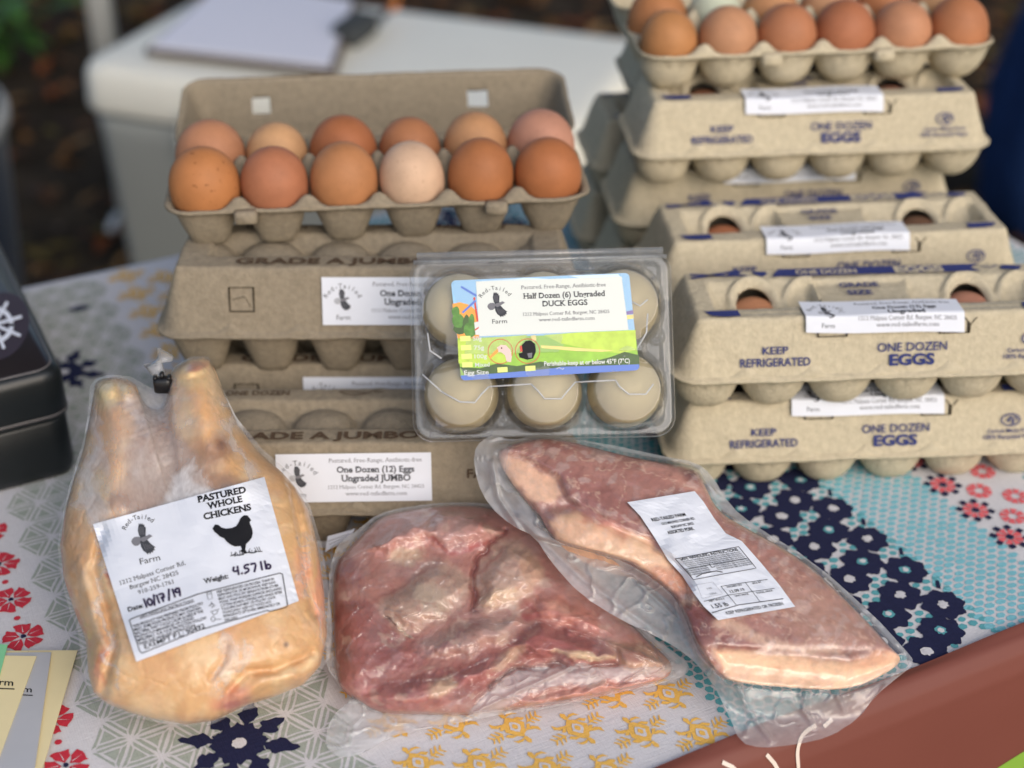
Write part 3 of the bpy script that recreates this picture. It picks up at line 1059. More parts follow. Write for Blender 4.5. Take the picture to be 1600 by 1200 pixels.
# sage lattice of nested triangles, six-pointed white stars between them
def sage(s0, s1):
    a = .0236; h = a * sqrt(3) / 2
    r = 0
    t = -.01
    while t < T1:
        s = s0 - a - (a / 2 if r % 2 else 0)
        while s < s1 + a:
            for up in (1, -1):
                tri = np.array([(0, 0), (a, 0), (a / 2, h)]) if up == 1 else np.array([(a / 2, h), (a * 1.5, h), (a, 0)])
                tri = tri + [s, t]
                g = tri.mean(0)
                if not (s0 + .004 < g[0] < s1 - .004 and .006 < g[1] < T1 - .006): continue
                def sh(k): return g + (tri - g) * k
                o_ = sh(.86); i_ = sh(.60); q_ = sh(.40)
                for k in range(3):       # ring in three ragged bars, open at the corners
                    k2 = (k + 1) % 3
                    A_, B_ = o_[k], o_[k2]; C_, D_ = i_[k2], i_[k]
                    m_ = .12
                    cpoly(jag(0, 0, [A_ + (B_ - A_) * m_, B_ + (A_ - B_) * .02, C_, D_ + (C_ - D_) * m_], .0005, 0, 2), SAGE)
                cpoly(jag(0, 0, q_, .0005, 0, 2), SAGE)
            s += a
        t += h; r += 1


sage(-.292, -.150)
sage(S0, -.322)


def petal(cx, cy, a, r0, r1, wd, mi, layer=2):
    P = [(r0, 0), (r0 + (r1 - r0) * .42, wd), (r1, 0), (r0 + (r1 - r0) * .42, -wd)]
    cpoly(jag(cx, cy, P, .0012, a, 5), mi, layer)


for t in (.123, .342, .561):
    for k in range(8):
        petal(-.216, t, pi / 8 * (2 * k) + .25, .0125 if k % 2 else .0118, .0345 if k % 2 else .030, .0062, NVY)
    ring = [(.0135 * (1 + .22 * (k % 2)) * cos(2 * pi * k / 24), .0135 * (1 + .22 * (k % 2)) * sin(2 * pi * k / 24)) for k in range(24)]
    cpoly(jag(-.216, t, ring, .0006), NVY, 2.5)
    cpoly(jag(-.216, t, [(.0042 * cos(q), .0042 * sin(q)) for q in np.linspace(0, 2 * pi, 9)[:-1]], .0004), WHT, 3.5)
    cpoly(jag(-.255, t + .11, [(.010 * cos(q), .005 * sin(q)) for q in np.linspace(0, 2 * pi, 9)[:-1]], .0008), NVY, 2)
    cpoly(jag(-.183, t + .095, [(.009 * cos(q), .0045 * sin(q)) for q in np.linspace(0, 2 * pi, 9)[:-1]], .0008), NVY, 2)
# red flower ribbon
t = .034
while t < T1 - .02:
    for k in range(5):
        a = 2 * pi * k / 5 + .3 + t * 9
        P = [(.0022, 0), (.0062, .0042), (.0112, .0058), (.0122, .0022), (.0112, -.0022), (.0112, -.0050), (.0060, -.0042)]
        cpoly(jag(-.305, t, P, .0006, a, 2), RED, 2)
        cpoly(jag(-.305, t, [(.004, .0003), (.011, .0004), (.004, -.0003)], 0, a, 1), WHT, 3)
    cpoly(jag(-.305, t, [(.0018 * cos(q), .0018 * sin(q)) for q in np.linspace(0, 2 * pi, 7)[:-1]], .0003), NVY, 3.5)
    cpoly([(-.305 + .0021 * cos(q), t + .0192 + .0021 * sin(q)) for q in np.linspace(0, 2 * pi, 9)[:-1]], RED, 2)
    t += .0385


# yellow damask sprigs
def sprig(s, t, rot, k=1.0):
    def PL(P, mi=YEL, ly=2, amp=.0004, n=2):
        cpoly(jag(s, t, np.array(P) * [k * .92, k * 1.12], amp, rot, n), mi, ly)
    ring = [(.0068, 0), (.0034, .0052), (0, .0078), (-.0034, .0052), (-.0068, 0), (-.0034, -.0052), (0, -.0078), (.0034, -.0052)]
    PL(ring, amp=.0007)
    PL(np.array(ring) * .52, WHT, 3)
    PL(np.array(ring) * .26, YEL, 4, .0002)
    for sg in (1, -1):
        PL([(sg * .0066, -.0008), (sg * .0115, .0004), (sg * .0165, .0002), (sg * .0115, -.0008)])
        for q, l in ((.0088, .0036), (.0118, .0040), (.0146, .0028)):
            PL([(sg * q, 0), (sg * (q + .0022), l * .9), (sg * (q + .0034), l), (sg * (q + .0016), 0)], amp=.0002)
            PL([(sg * q, 0), (sg * (q + .0022), -l * .9), (sg * (q + .0034), -l), (sg * (q + .0016), 0)], amp=.0002)
        PL([(-.0008 * sg, sg * .0076), (.0030 * sg, sg * .0098), (.0062 * sg, sg * .0092), (.0078 * sg, sg * .0064), (.0058 * sg, sg * .0078), (.0030 * sg, sg * .0082)], amp=.0002)
        PL([(-.0044 * sg, sg * .0050), (-.0086 * sg, sg * .0066), (-.0106 * sg, sg * .0094), (-.0112 * sg, sg * .0062), (-.0084 * sg, sg * .0040)], amp=.0002)
        PL([(sg * .0030, .0052 * sg), (sg * .0062, sg * .0050), (sg * .0092, sg * .0026), (sg * .0070, sg * .0016)], amp=.0003); PL([(sg * .0030, -.0052 * sg), (sg * .0060, -sg * .0050), (sg * .0088, -sg * .0026), (sg * .0068, -sg * .0016)], amp=.0003)
        PL([(-.0010, sg * .0078), (-.0016, sg * .0112), (0, sg * .0128), (.0016, sg * .0112), (.0010, sg * .0078)], amp=.0002)


col_ = 0
for k in range(6):
    s = .0165 - .0300 * k
    t = .033 + .0166 * (k % 2) - .018
    while t < T1 - .015:
        if t > .012: sprig(s + rng.uniform(-.0006, .0006), t, radians(12), 1.06 * rng.uniform(.97, 1.03))
        t += .0350


# teal cells
def cells(s0, s1, mi, a, fill, sq=1.0, t0=.004, holes=None, tmax=T1):
    r = 0; t = t0
    while t < tmax - .004:
        s = s0 + (a / 2 if r % 2 else 0)
        while s < s1:
            ok = True
            if holes is not None:
                for hs, ht, hr in holes:
                    if abs(s - hs) < hr and abs(t - ht) < hr and hypot(s - hs, t - ht) < hr: ok = False; break
            if ok:
                rr = a / 2 * fill * rng.uniform(.85, 1.1)
                q0 = rng.uniform(0, 1)
                cpoly([(s + rr * cos(q) * rng.uniform(.88, 1.1), t + sq * rr * sin(q) * rng.uniform(.88, 1.1)) for q in np.linspace(0, 2 * pi, 7)[:-1] + q0], mi, 1)
            s += a
        t += a * .87 * sq; r += 1


ros = []
for k, s in enumerate((.1525, .1725, .1910, .2090)):
    t = .012 + (0.0 if k % 2 else .0190) - .008 * (k // 2)
    while t < T1 - .01:
        ros.append((s + rng.uniform(-.0008, .0008), t, .0136)); t += .0372
cells(.036, .143, TEA, .0064, .92, 1.0)
cells(.140, .224, TEA, .0078, .80, .8, holes=ros)
cells(.221, .286, AQU, .0088, .90, .62)
for s, t, r in ros:
    if t < .008: continue
    oc = [(.0134 * (1 + .10 * cos(8 * q)) * cos(q), .0134 * (1 + .10 * cos(8 * q)) * sin(q)) for q in np.linspace(0, 2 * pi, 33)[:-1]]
    cpoly(jag(s, t, oc, .0005, rng.uniform(0, 1), 2), NVY, 2)
    cpoly(jag(s, t, [(.0038 * cos(q), .0038 * sin(q)) for q in np.linspace(0, 2 * pi, 8)[:-1]], .0010, 0, 2), TEA if rng.random() < .5 else WHT, 3)
    cpoly(jag(s, t, [(.0022 * cos(q), .0022 * sin(q)) for q in np.linspace(0, 2 * pi, 7)[:-1]], .0005, 0, 2), WHT, 4)
    cpoly(jag(s + .0100, t + .0165, [(-.004, -.0016), (.004, -.0006), (.0038, .0016), (-.0036, .001)], .0004, .9, 2), NVY, 2)
# coral medallions and navy squares
for r_ in range(22):
    for k in range(3):
        s = .294 + k * .0175; t = .010 + r_ * .0330 + (.0165 if k % 2 else 0)
        if t > T1 - .015: continue
        m_ = COR
        for q in range(8):
            a = 2 * pi * q / 8
            cpoly(jag(s, t, [(.0030, -.0010), (.0084, -.0026), (.0084, .0026), (.0030, .0010)], .0004, a, 2), m_, 2)
        if k == 0:
            for q in range(8):
                a = 2 * pi * q / 8 + .2
                cpoly(jag(s + .0105 * cos(a), t + .0105 * sin(a), [(-.0022, -.0022), (.0022, -.0020), (.0021, .0022), (-.0021, .002)], .0004, rng.uniform(0, .4), 2), NVY, 3)
            cpoly(jag(s, t, [(.0028 * cos(q), .0028 * sin(q)) for q in np.linspace(0, 2 * pi, 7)[:-1]], .0003), NVY, 3)
cells(.352, S1 - .01, TEA, .0085, .8, 1.0)
cb = tc_
cl = mb.build('tablecloth', CL, None, (cb[0], cb[1], ZT))
cl.location = (cb[0], cb[1], ZT)
tag(cl, 'patchwork print cloth with sage, yellow, teal, navy and red bands over the table', 'tablecloth')

# ------------------------------------------------------------------ banner over the front edge
M_BAN = mat('terracotta_vinyl', srgb(116, 66, 56), .55, .3, var=.04, vscale=8, bump=.15, bscale=25, bdist=.004)
M_BANG = mat('lime_vinyl', srgb(132, 172, 66), .42, .45)
M_BANW = mat('white_vinyl_ink', srgb(222, 205, 192), .5, .4)
prof = [(.004, .0048), (-.001, .0046), (-.005, .003), (-.010, -.003), (-.014, -.014), (-.017, -.035), (-.020, -.070), (-.023, -.105), (-.026, -.16), (-.028, -.24), (-.028, -.36)]
PRL = np.cumsum([0] + [hypot(b[0] - a[0], b[1] - a[1]) for a, b in zip(prof[:-1], prof[1:])])
PR = np.array(prof)


def ban(s, d, off=0):
    """d = metres down the sheet from its upper hem"""
    s = np.asarray(s, float); d = np.asarray(d, float)
    tt = np.interp(d, PRL, PR[:, 0]); zz = np.interp(d, PRL, PR[:, 1])
    fall = np.clip((d - .03) / .2, 0, 1)
    tt = tt - fall * .006 * np.sin(s * 19 + .7) - off * np.clip(d / .012, 0, 1)
    return tw(s, tt, zz + off * np.clip(1 - d / .015, 0, 1) + .0012 * np.sin(s * 33) * (d < .004))


BS0, BS1 = -.10, .59
mb = MB()
sg = np.linspace(BS0, BS1, 100); dg_ = np.concatenate([np.linspace(0, .04, 20), np.linspace(.05, .37, 24)])
SG, DG = np.meshgrid(sg, dg_)
mb.add(ban(SG.ravel(), DG.ravel()), grid_faces(len(sg), len(dg_)), 0)
p = Print()
p.grid([(.2165, .101), (BS1 - .02, -.02 + .035), (BS1 - .02, .36), (.16, .36)], 40, 20, 1, 1)
for pts in ([(.016, .012), (.023, .018), (.034, .050), (.040, .10)], [(.043, .017), (.049, .027), (.056, .065), (.060, .12)], [(.077, .0115), (.070, .0125), (.065, .0155), (.062, .022), (.062, .034), (.066, .08), (.072, .12)], [(.083, .0135), (.088, .0118)]):
    p.stroke(pts, .0023, 2, 2, smooth=2, sub=.006)
p.into(mb, lambda x, y, ly: ban(x, y, .0004 * np.asarray(ly)))
bo = tw(np.array([.3]), np.array([0.0]), 0)[0]
bn = mb.build('banner', [M_BAN, M_BANG, M_BANW], None, bo); bn.location = bo
tag(bn, 'terracotta banner with white script hung over the front edge of the table', 'banner')


# ------------------------------------------------------------------ packed meat: traced outlines given real thickness
class Slab:
    """a tilted support plane through three points (photo pixel, height above table); S lifts a traced pixel off it"""
    def __init__(s, pts):
        P = [at(px, py, z) for px, py, z in pts]
        n = np.cross(P[1] - P[0], P[2] - P[0]); n /= np.linalg.norm(n)
        if n[2] < 0: n = -n
        s.p, s.n = P[0], n

    def S(s, u, v, h=0.0):
        d = ray(u, v)
        num = ((s.p - CAM) @ s.n) + np.asarray(h, float)
        return CAM + d * (num / (d @ s.n))[..., None]


class Outline:
    def __init__(s, poly, c, n=2, wob=0, wfreq=20, seed=0):
        P = chaikin(poly, n) if n else np.asarray(poly, float)
        Q = []
        for a, b in zip(P, np.roll(P, -1, 0)):
            m = max(1, int(np.linalg.norm(b - a) / 3))
            for k in range(m): Q.append(a + (b - a) * k / m)
        Q = np.array(Q); s.c = np.asarray(c, float)
        a = np.arctan2(Q[:, 1] - s.c[1], Q[:, 0] - s.c[0]); r = np.hypot(Q[:, 1] - s.c[1], Q[:, 0] - s.c[0])
        o = np.argsort(a); a, r = a[o], r[o]
        if wob: r = r * (1 + wob * (fbm(np.cos(a) * wfreq + 31 + seed, np.sin(a) * wfreq + 31, 1.0, 3) - .5))
        s.a = np.concatenate([a - 2 * pi, a, a + 2 * pi]); s.r = np.tile(r, 3)

    def R(s, u, v):
        """relative radius: 1 on the outline"""
        du, dv = np.asarray(u) - s.c[0], np.asarray(v) - s.c[1]
        return np.hypot(du, dv) / np.interp(np.arctan2(dv, du), s.a, s.r)

    def rings(s, na, nr, pw=1.0):
        th = np.linspace(-pi, pi, na, endpoint=False)
        # even spacing along the outline rather than in angle
        fine = np.linspace(-pi, pi, 4000); rf = np.interp(fine, s.a, s.r)
        L = np.concatenate([[0], np.cumsum(np.hypot(np.diff(rf * np.cos(fine)), np.diff(rf * np.sin(fine))) + .15 * np.median(rf) * np.diff(fine))])
        th = np.interp(np.linspace(0, L[-1], na, endpoint=False), L, fine)
        b = np.interp(th, s.a, s.r)
        k = np.sin(np.linspace(.02, 1, nr) * pi / 2) ** pw
        u = s.c[0] + k[:, None] * (b * np.cos(th))[None]; v = s.c[1] + k[:, None] * (b * np.sin(th))[None]
        return u.ravel(), v.ravel(), np.repeat(k, na)


def ring_body(slab, out, na, nr, hf, thick, colf, floor=.0015, prof=.5):
    """closed body: traced upper surface with heights hf(u, v, k), rounded underside 'thick' metres deep"""
    u, v, k = out.rings(na, nr)
    h = hf(u, v, k)
    top = slab.S(u, v, h)
    col = colf(u, v)
    edge = top.reshape(nr, na, 3)[-1]
    F = grid_faces(na, nr, True)
    F.append(tuple(range(na))[::-1])
    mb = MB()
    # underside: from the edge inwards, dropping along the plane normal
    V = [top]; n0 = nr * na
    cen = edge.mean(0); ks = np.linspace(0, 1, 14)[1:]
    for q in ks:
        inn = edge + (cen - edge) * (q * .93)
        z = inn - slab.n * (thick * np.sin(min(1, q * 2.2) * pi / 2) ** .8)
        V.append(z)
    V = np.vstack(V)
    V[:, 2] = np.maximum(V[:, 2], ZT + floor)
    for j in range(len(ks)):
        for i in range(na):
            i2 = (i + 1) % na
            a = (nr - 1) * na if j == 0 else n0 + (j - 1) * na
            b = n0 + j * na
            F.append((a + i2, a + i, b + i, b + i2)[::-1])
    b = n0 + (len(ks) - 1) * na
    F.append(tuple(range(b, b + na)))
    ce = np.tile(col.reshape(nr, na, 3)[-1], (len(ks), 1))
    mb.add(V, F, 0, np.vstack([col, ce]))
    return mb


def ring_sheet(slab, out, na, nr, hf, hz, pw=1.0, floor=.001):
    u, v, k = out.rings(na, nr, pw)
    h = hf(u, v, k)
    P0, P1 = slab.S(u, v, 0 * h), slab.S(u, v, 0 * h + .01)
    hm = (ZT + floor - P0[:, 2]) / (P1[:, 2] - P0[:, 2]) * .01
    h = hm + .0022 * np.logaddexp(0, (h - hm) / .0022)
    P = slab.S(u, v, h)
    F = grid_faces(na, nr, True) + [tuple(range(na))[::-1]]
    mb = MB(); mb.add(P, F, 0, (1, 1, 1), hz(u, v, k))
    return mb


def px_surface(slab, hf, off):
    return lambda x, y, ly: slab.S(np.asarray(x, float), np.asarray(y, float), hf(np.asarray(x, float), np.asarray(y, float)) + off + .00018 * np.asarray(ly))


def base_of(slab, u, v):
    p = slab.S(np.array([u]), np.array([v]))[0]
    return np.array([p[0], p[1], ZT])


def finish(mb, name, m, root, org, use_col=True):
    o = mb.build(name, m, root, org, use_col)
    return o


# ---------------------------------------------------------------- whole chicken
CH = Slab([(320, 1130, .026), (172, 600, .118), (305, 568, .124)])
CH_OUT = [(147, 612), (150, 598), (160, 592), (178, 589), (198, 592), (211, 600), (219, 618), (224, 628), (233, 637), (244, 640), (254, 636), (260, 622), (262, 606), (266, 584), (276, 572), (296, 561), (316, 558), (327, 563), (337, 580),
          (352, 620), (372, 664), (404, 706), (436, 734), (462, 762), (482, 796), (496, 850), (506, 925), (511, 990), (501, 1040), (474, 1070), (428, 1088), (388, 1100), (364, 1112), (332, 1126), (290, 1132), (240, 1124), (200, 1113), (166, 1098), (146, 1082),
          (138, 1050), (134, 1000), (114, 950), (99, 900), (94, 850), (103, 790), (117, 742), (131, 700), (139, 655)]
ch_o = Outline(CH_OUT, (300, 900), 0, .008, 7, 3)


def ch_h(u, v, k=None):
    r = np.clip(ch_o.R(u, v), 0, 1)
    L = lambda pts: linesd(u, v, pts)
    h = .036 * np.sqrt(np.clip(1 - r ** 3.4, 0, 1))
    # drumsticks with knobbed ends, shallow hollow between them, breast lobes, folds of skin
    h = h + .009 * np.exp(-(L([(180, 606), (186, 690), (176, 780)]) / 30) ** 2)
    h = h + .010 * np.exp(-(L([(298, 580), (328, 680), (376, 750)]) / 32) ** 2)
    h = h + .004 * (blob(u, v, 165, 606, 18, 16, 0, .6) + blob(u, v, 202, 610, 14, 16, 0, .6) + blob(u, v, 296, 575, 26, 14, -15, .6))
    h = h - .003 * np.exp(-(L([(184, 596), (186, 626)]) / 5) ** 2)
    h = h - .007 * np.exp(-(((u - 252) / 40) ** 2 + ((v - 725) / 70) ** 2))
    h = h + .005 * blob(u, v, 290, 1010, 150, 80, -15, .9)
    h = h - .0050 * np.exp(-(L([(158, 1088), (178, 1010), (166, 950), (146, 890), (160, 830)]) / 7) ** 2)
    h = h + .0030 * np.exp(-(L([(140, 1060), (156, 1000), (140, 940), (124, 880)]) / 9) ** 2)
    h = h - .0045 * np.exp(-(L([(352, 1118), (356, 1080), (386, 1050), (430, 1046), (486, 1020)]) / 7) ** 2)
    h = h + .0035 * np.exp(-(L([(376, 1090), (410, 1066), (460, 1058)]) / 10) ** 2)
    h = h - .0040 * np.exp(-(L([(452, 752), (470, 830), (478, 900), (492, 960)]) / 6) ** 2)
    h = h - .0022 * np.exp(-(L([(330, 1060), (350, 1030), (352, 1008)]) / 6) ** 2)
    rid = 1 - np.abs(2 * fbm(u * .9 + v * .35, v - .3 * u, 34, 3, 14) - 1)
    h = h + .0022 * (fbm(u, v, 70, 3, 2) - .5) + .0005 * (fbm(u, v, 18, 3, 8) - .5) - .0007 * sstep(.86, 1, rid) * sstep(.45, .9, r)
    return h * np.clip((1.002 - r) / .02 + .6, .6, 1)


def ch_col(u, v):
    du = (fbm(u, v, 30, 5, 11) - .5) * 30; dv = (fbm(u, v, 30, 5, 12) - .5) * 30
    x, y = u + du, v + dv
    n = fbm(u, v, 50, 4, 3); n2 = fbm(u, v, 9, 3, 5); n3 = fbm(u, v, 3.2, 2, 9)
    c = np.tile(srgb(216, 172, 122), (len(u), 1))
    c = mixc(c, srgb(226, 192, 148), sstep(.45, .66, n))
    c = mixc(c, srgb(208, 160, 110), (1 - sstep(.34, .5, n)) * .5)
    c = mixc(c, srgb(210, 164, 110), blob(x, y, 470, 870, 50, 130, 0) * .8)
    c = mixc(c, srgb(198, 152, 112), blob(x, y, 108, 880, 34, 120, 0) * .6)
    # cavity and thighs seen between the legs
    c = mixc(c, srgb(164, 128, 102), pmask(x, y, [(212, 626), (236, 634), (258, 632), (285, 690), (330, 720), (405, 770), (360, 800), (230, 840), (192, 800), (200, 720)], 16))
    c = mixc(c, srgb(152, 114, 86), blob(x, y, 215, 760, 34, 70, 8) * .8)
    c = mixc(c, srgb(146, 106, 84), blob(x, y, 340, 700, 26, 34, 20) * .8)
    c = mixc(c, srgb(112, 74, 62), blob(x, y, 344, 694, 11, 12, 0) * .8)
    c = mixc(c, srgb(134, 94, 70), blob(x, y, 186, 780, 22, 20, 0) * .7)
    # legs
    c = mixc(c, srgb(226, 172, 116), blob(x, y, 170, 690, 18, 70, -4) * .9)
    c = mixc(c, srgb(228, 176, 122), blob(x, y, 318, 640, 24, 62, -18) * .9)
    c = mixc(c, srgb(232, 206, 150), blob(x, y, 172, 612, 34, 22, 0) * .9)
    c = mixc(c, srgb(230, 196, 142), blob(x, y, 300, 585, 30, 26, 0) * .9)
    c = mixc(c, srgb(186, 122, 100), blob(x, y, 308, 568, 16, 9, -20) * .8)
    # reds
    for a in ((180, 880, 9, 42, 14, 178, 96, 74), (158, 1030, 10, 44, 5, 196, 122, 84), (365, 1092, 34, 18, -22, 208, 138, 112), (364, 1098, 14, 8, -20, 182, 96, 84),
              (498, 930, 10, 60, -4, 220, 150, 112), (140, 1060, 14, 30, 0, 204, 140, 100), (470, 900, 12, 40, 0, 222, 160, 118)):
        c = mixc(c, srgb(*a[5:]), blob(x, y, *a[:5]) * .85)
    # pale fat folds
    c = mixc(c, srgb(232, 204, 160), np.exp(-(linesd(x, y, [(440, 1050), (470, 1040), (490, 1030)]) / 7) ** 2) * .9)
    c = mixc(c, srgb(234, 208, 168), np.exp(-(linesd(x, y, [(350, 1060), (375, 1070), (390, 1060)]) / 7) ** 2) * .8)
    c = mixc(c, srgb(226, 196, 160), np.exp(-(linesd(x, y, [(150, 880), (146, 960), (160, 1010)]) / 6) ** 2) * .6)
    c = mixc(c, srgb(228, 204, 176), sstep(.60, .74, fbm(u * .8 + v * .5, v, 34, 4, 15)) * .22)
    c = mixc(c, srgb(196, 138, 100), sstep(.60, .80, fbm(u, v, 40, 4, 16)) * .25)
    # dark spot, pores
    c = mixc(c, srgb(96, 60, 36), blob(u, v, 447, 1007, 5, 5, 0, .8) * .9)
    c = c * (1 - .07 * sstep(.62, .8, n3))[:, None] * (1 + .05 * (n2 - .5))[:, None]
    return np.clip(c, 0, 1)


org = base_of(CH, 300, 900)
chick = empty('bagged_chicken', org, 0, 'whole raw chicken in frosty shrink bag with white farm label and black clip', 'poultry')
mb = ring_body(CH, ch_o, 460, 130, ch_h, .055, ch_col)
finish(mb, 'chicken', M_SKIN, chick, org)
CHF = [(143, 600), (150, 592), (172, 585), (205, 589), (228, 602), (246, 611), (258, 608), (264, 590), (272, 573), (298, 557), (326, 557), (344, 600), (368, 650), (408, 700), (456, 742), (484, 790), (503, 850),
       (514, 930), (520, 985), (514, 1030), (490, 1066), (440, 1094), (375, 1112), (332, 1131), (290, 1136), (232, 1126), (186, 1112), (144, 1088), (130, 1050), (124, 1006), (122, 985), (108, 952), (94, 900), (90, 850),
       (100, 790), (114, 740), (130, 690), (138, 640), (140, 606)]
chf_o = Outline(CHF, (300, 880), 0, .010, 9, 2)


def chf_h(u, v, k=None):
    h = ch_h(np.clip(u, 95, 511), v)
    web = .016 * np.exp(-(((u - 248) / 40) ** 2 + ((v - 690) / 62) ** 2))
    R = chf_o.R(u, v)
    wr = .0016 * (fbm(u + 3 * v, v * .6, 14, 3, 21) - .5) * blob(u, v, 250, 660, 90, 90, 0, .9) + .0022 * (fbm(u, v, 22, 3, 31) - .5) * sstep(.8, 1.0, R)
    return h + web + .0016 + wr


def chf_hz(u, v, k=None):
    x = u + (fbm(u, v, 24, 4, 41) - .5) * 60; y = v + (fbm(u, v, 24, 4, 42) - .5) * 60
    g = fbm(u, v, 4, 3, 43)
    frost = pmask(x, y, [(144, 620), (158, 700), (166, 780), (190, 860), (150, 840), (124, 790), (134, 690)], 16) * .62
    frost = np.maximum(frost, pmask(x, y, [(205, 830), (250, 790), (270, 740), (300, 720), (320, 770), (370, 790), (410, 770), (400, 800), (300, 850), (170, 880), (150, 840)], 16) * .78)
    frost = np.maximum(frost, blob(x, y, 240, 640, 44, 54, 0, .8) * .6); frost = np.maximum(frost, blob(x, y, 225, 720, 80, 130, 0, .9) * .34)
    frost = np.maximum(frost, np.exp(-(linesd(x, y, [(348, 620), (372, 690), (400, 745)]) / 9) ** 2) * .5)
    frost = np.maximum(frost, pmask(x, y, [(345, 1010), (370, 1000), (385, 1030), (360, 1060), (330, 1080), (340, 1040)], 8) * .34)
    frost = np.maximum(frost, np.exp(-(linesd(x, y, [(345, 1012), (375, 1004), (388, 1030), (352, 1068)]) / 4) ** 2) * .35)
    frost = np.maximum(frost, np.exp(-(linesd(x, y, [(158, 860), (150, 940), (176, 1010), (178, 1070)]) / 5) ** 2) * .4)
    frost = np.maximum(frost, np.exp(-(linesd(x, y, [(480, 840), (478, 900), (500, 960), (506, 1010)]) / 5) ** 2) * .25)
    return frost * (.70 + .6 * g) + .05 + .10 * sstep(.55, .75, fbm(u, v, 30, 4, 44)) + .10 * sstep(.9, 1, chf_o.R(u, v))


mb = ring_sheet(CH, chf_o, 420, 110, chf_h, chf_hz, .8)
finish(mb, 'shrink_bag', M_SHRINK, chick, org)
# black clip on the gathered neck of the bag
mb = MB()
cp = CH.S(np.array([255.]), np.array([601.]), .016)[0]
v, f = box_rings(.0115, .0070, [(.0012, -.005), (0, -.004), (0, .003), (.0012, .005)], .003)
v = v[:, [0, 1, 2]]; mb.add(v + cp, f)
v, f = box_rings(.0028, .0040, [(0, .0045), (.0003, .0085)], .001); mb.add(v + cp, f)
for sx in (-1, 1):
    v, f = box_rings(.0026, .0050, [(0, .0045), (.0003, .0062)], .001); mb.add(v + cp + [sx * .0042, 0, 0], f)
M_BLK = mat('black_plastic', srgb(20, 20, 22), .4)
mb.build('clip', M_BLK, chick, org)
mb = MB()
v, f = tube([cp + [-.002, .004, .004], cp + [-.006, .006, .010], cp + [-.001, .008, .016], cp + [.006, .007, .014]], [.004, .006, .005, .002], 9)
mb.add(v, f, 0, (1, 1, 1), .22); mb.build('bag_tail', M_SHRINK, chick, org, True)

# its label, written in photo pixels over the traced surface
LBL = [(143, 818), (282, 774), (413, 745), (419, 750), (432, 800), (452, 875), (468, 936), (464, 941), (424, 950), (421, 957), (342, 985), (313, 998), (311, 1000), (214, 1035), (210, 1032), (194, 985), (176, 930), (158, 870), (143, 824)]


def fill(poly, step):
    """triangulated-looking grid inside a polygon, borders clean"""
    P = np.asarray(poly, float); lo, hi = P.min(0), P.max(0)
    return P


p = Print()
# sheet body as a fan of strips between left and right edges (bilinear quad with the real corners)
Lc = [(145, 819), (413, 745), (467, 939), (213, 1034)]
p.grid(Lc, 40, 34, 0, 0)
r1_ = radians(13.5)
EX, EY = (cos(r1_), -sin(r1_)), (-sin(r1_) * .85, -cos(r1_))


def ang(d): a = radians(d); return dict(ex=(cos(a), -sin(a)), ey=(-sin(a), -cos(a)))


p.text('PASTURED', 346, 772.5, w=78, h=9.6, bold=.04, serif=True, **ang(12))
p.text('WHOLE', 350.6, 785, w=57, h=9.4, bold=.04, serif=True, **ang(12))
p.text('CHICKENS', 355, 799.5, w=76, h=9.6, bold=.04, serif=True, **ang(12))
arc_text(p, 'Red-Tailed', 221, 836, 29, 150, 48, 7.6, 1, 0, *((cos(radians(6)), -sin(radians(6))), (-sin(radians(6)), -cos(radians(6)))))
hawk(p, 224.5, 842, 50, wd=.82, c=(3, 2, 2), **ang(4))
p.text('Farm', 234, 874, w=32, h=9.5, **ang(13))
p.text('1212 Malpass Corner Rd,', 238, 895, w=107, h=6.6, serif=True, **ang(17.5))
p.text('Burgaw NC 28425', 240.5, 906, w=79, h=6.6, serif=True, **ang(17.5))
p.text('910-259-1761', 243.5, 917, w=58, h=6.4, serif=True, **ang(17.5))
p.text('Date:', 211.6, 949, w=25, h=7, bold=.03, serif=True, **ang(17))
p.text('Weight:', 337, 904, w=40, h=7.2, bold=.03, serif=True, **ang(12.5))


def hand(ox, oy, sc, a, glyphs, wd):
    e = ang(a); wd = wd * 1.15
    for G in glyphs:
        Q = [(ox + x * sc * e['ex'][0] + y * sc * e['ey'][0], oy + x * sc * e['ex'][1] + y * sc * e['ey'][1]) for x, y in G]
        p.stroke(Q, wd, 4, 2, smooth=1)


def ell(cx, cy, rx, ry, n=10): return [(cx + rx * cos(q), cy + ry * sin(q)) for q in np.linspace(pi / 2, pi / 2 + 2 * pi, n)]


# 10/17/19
hand(229, 948.5, 13.5, 19, [[(0, .95), (.02, 0)], ell(.55, .42, .26, .40), [(.95, -.1), (1.25, 1.05)], [(1.55, .9), (1.55, 0)], [(1.85, .9), (2.45, .86), (2.1, .45), (2.05, 0)], [(1.95, .45), (2.35, .45)],
                            [(2.72, -.1), (3.1, 1.1)], [(3.5, .95), (3.5, .05)], ell(4.0, .66, .25, .24), [(4.24, .85), (4.22, .4), (4.1, 0)]], 2.9)
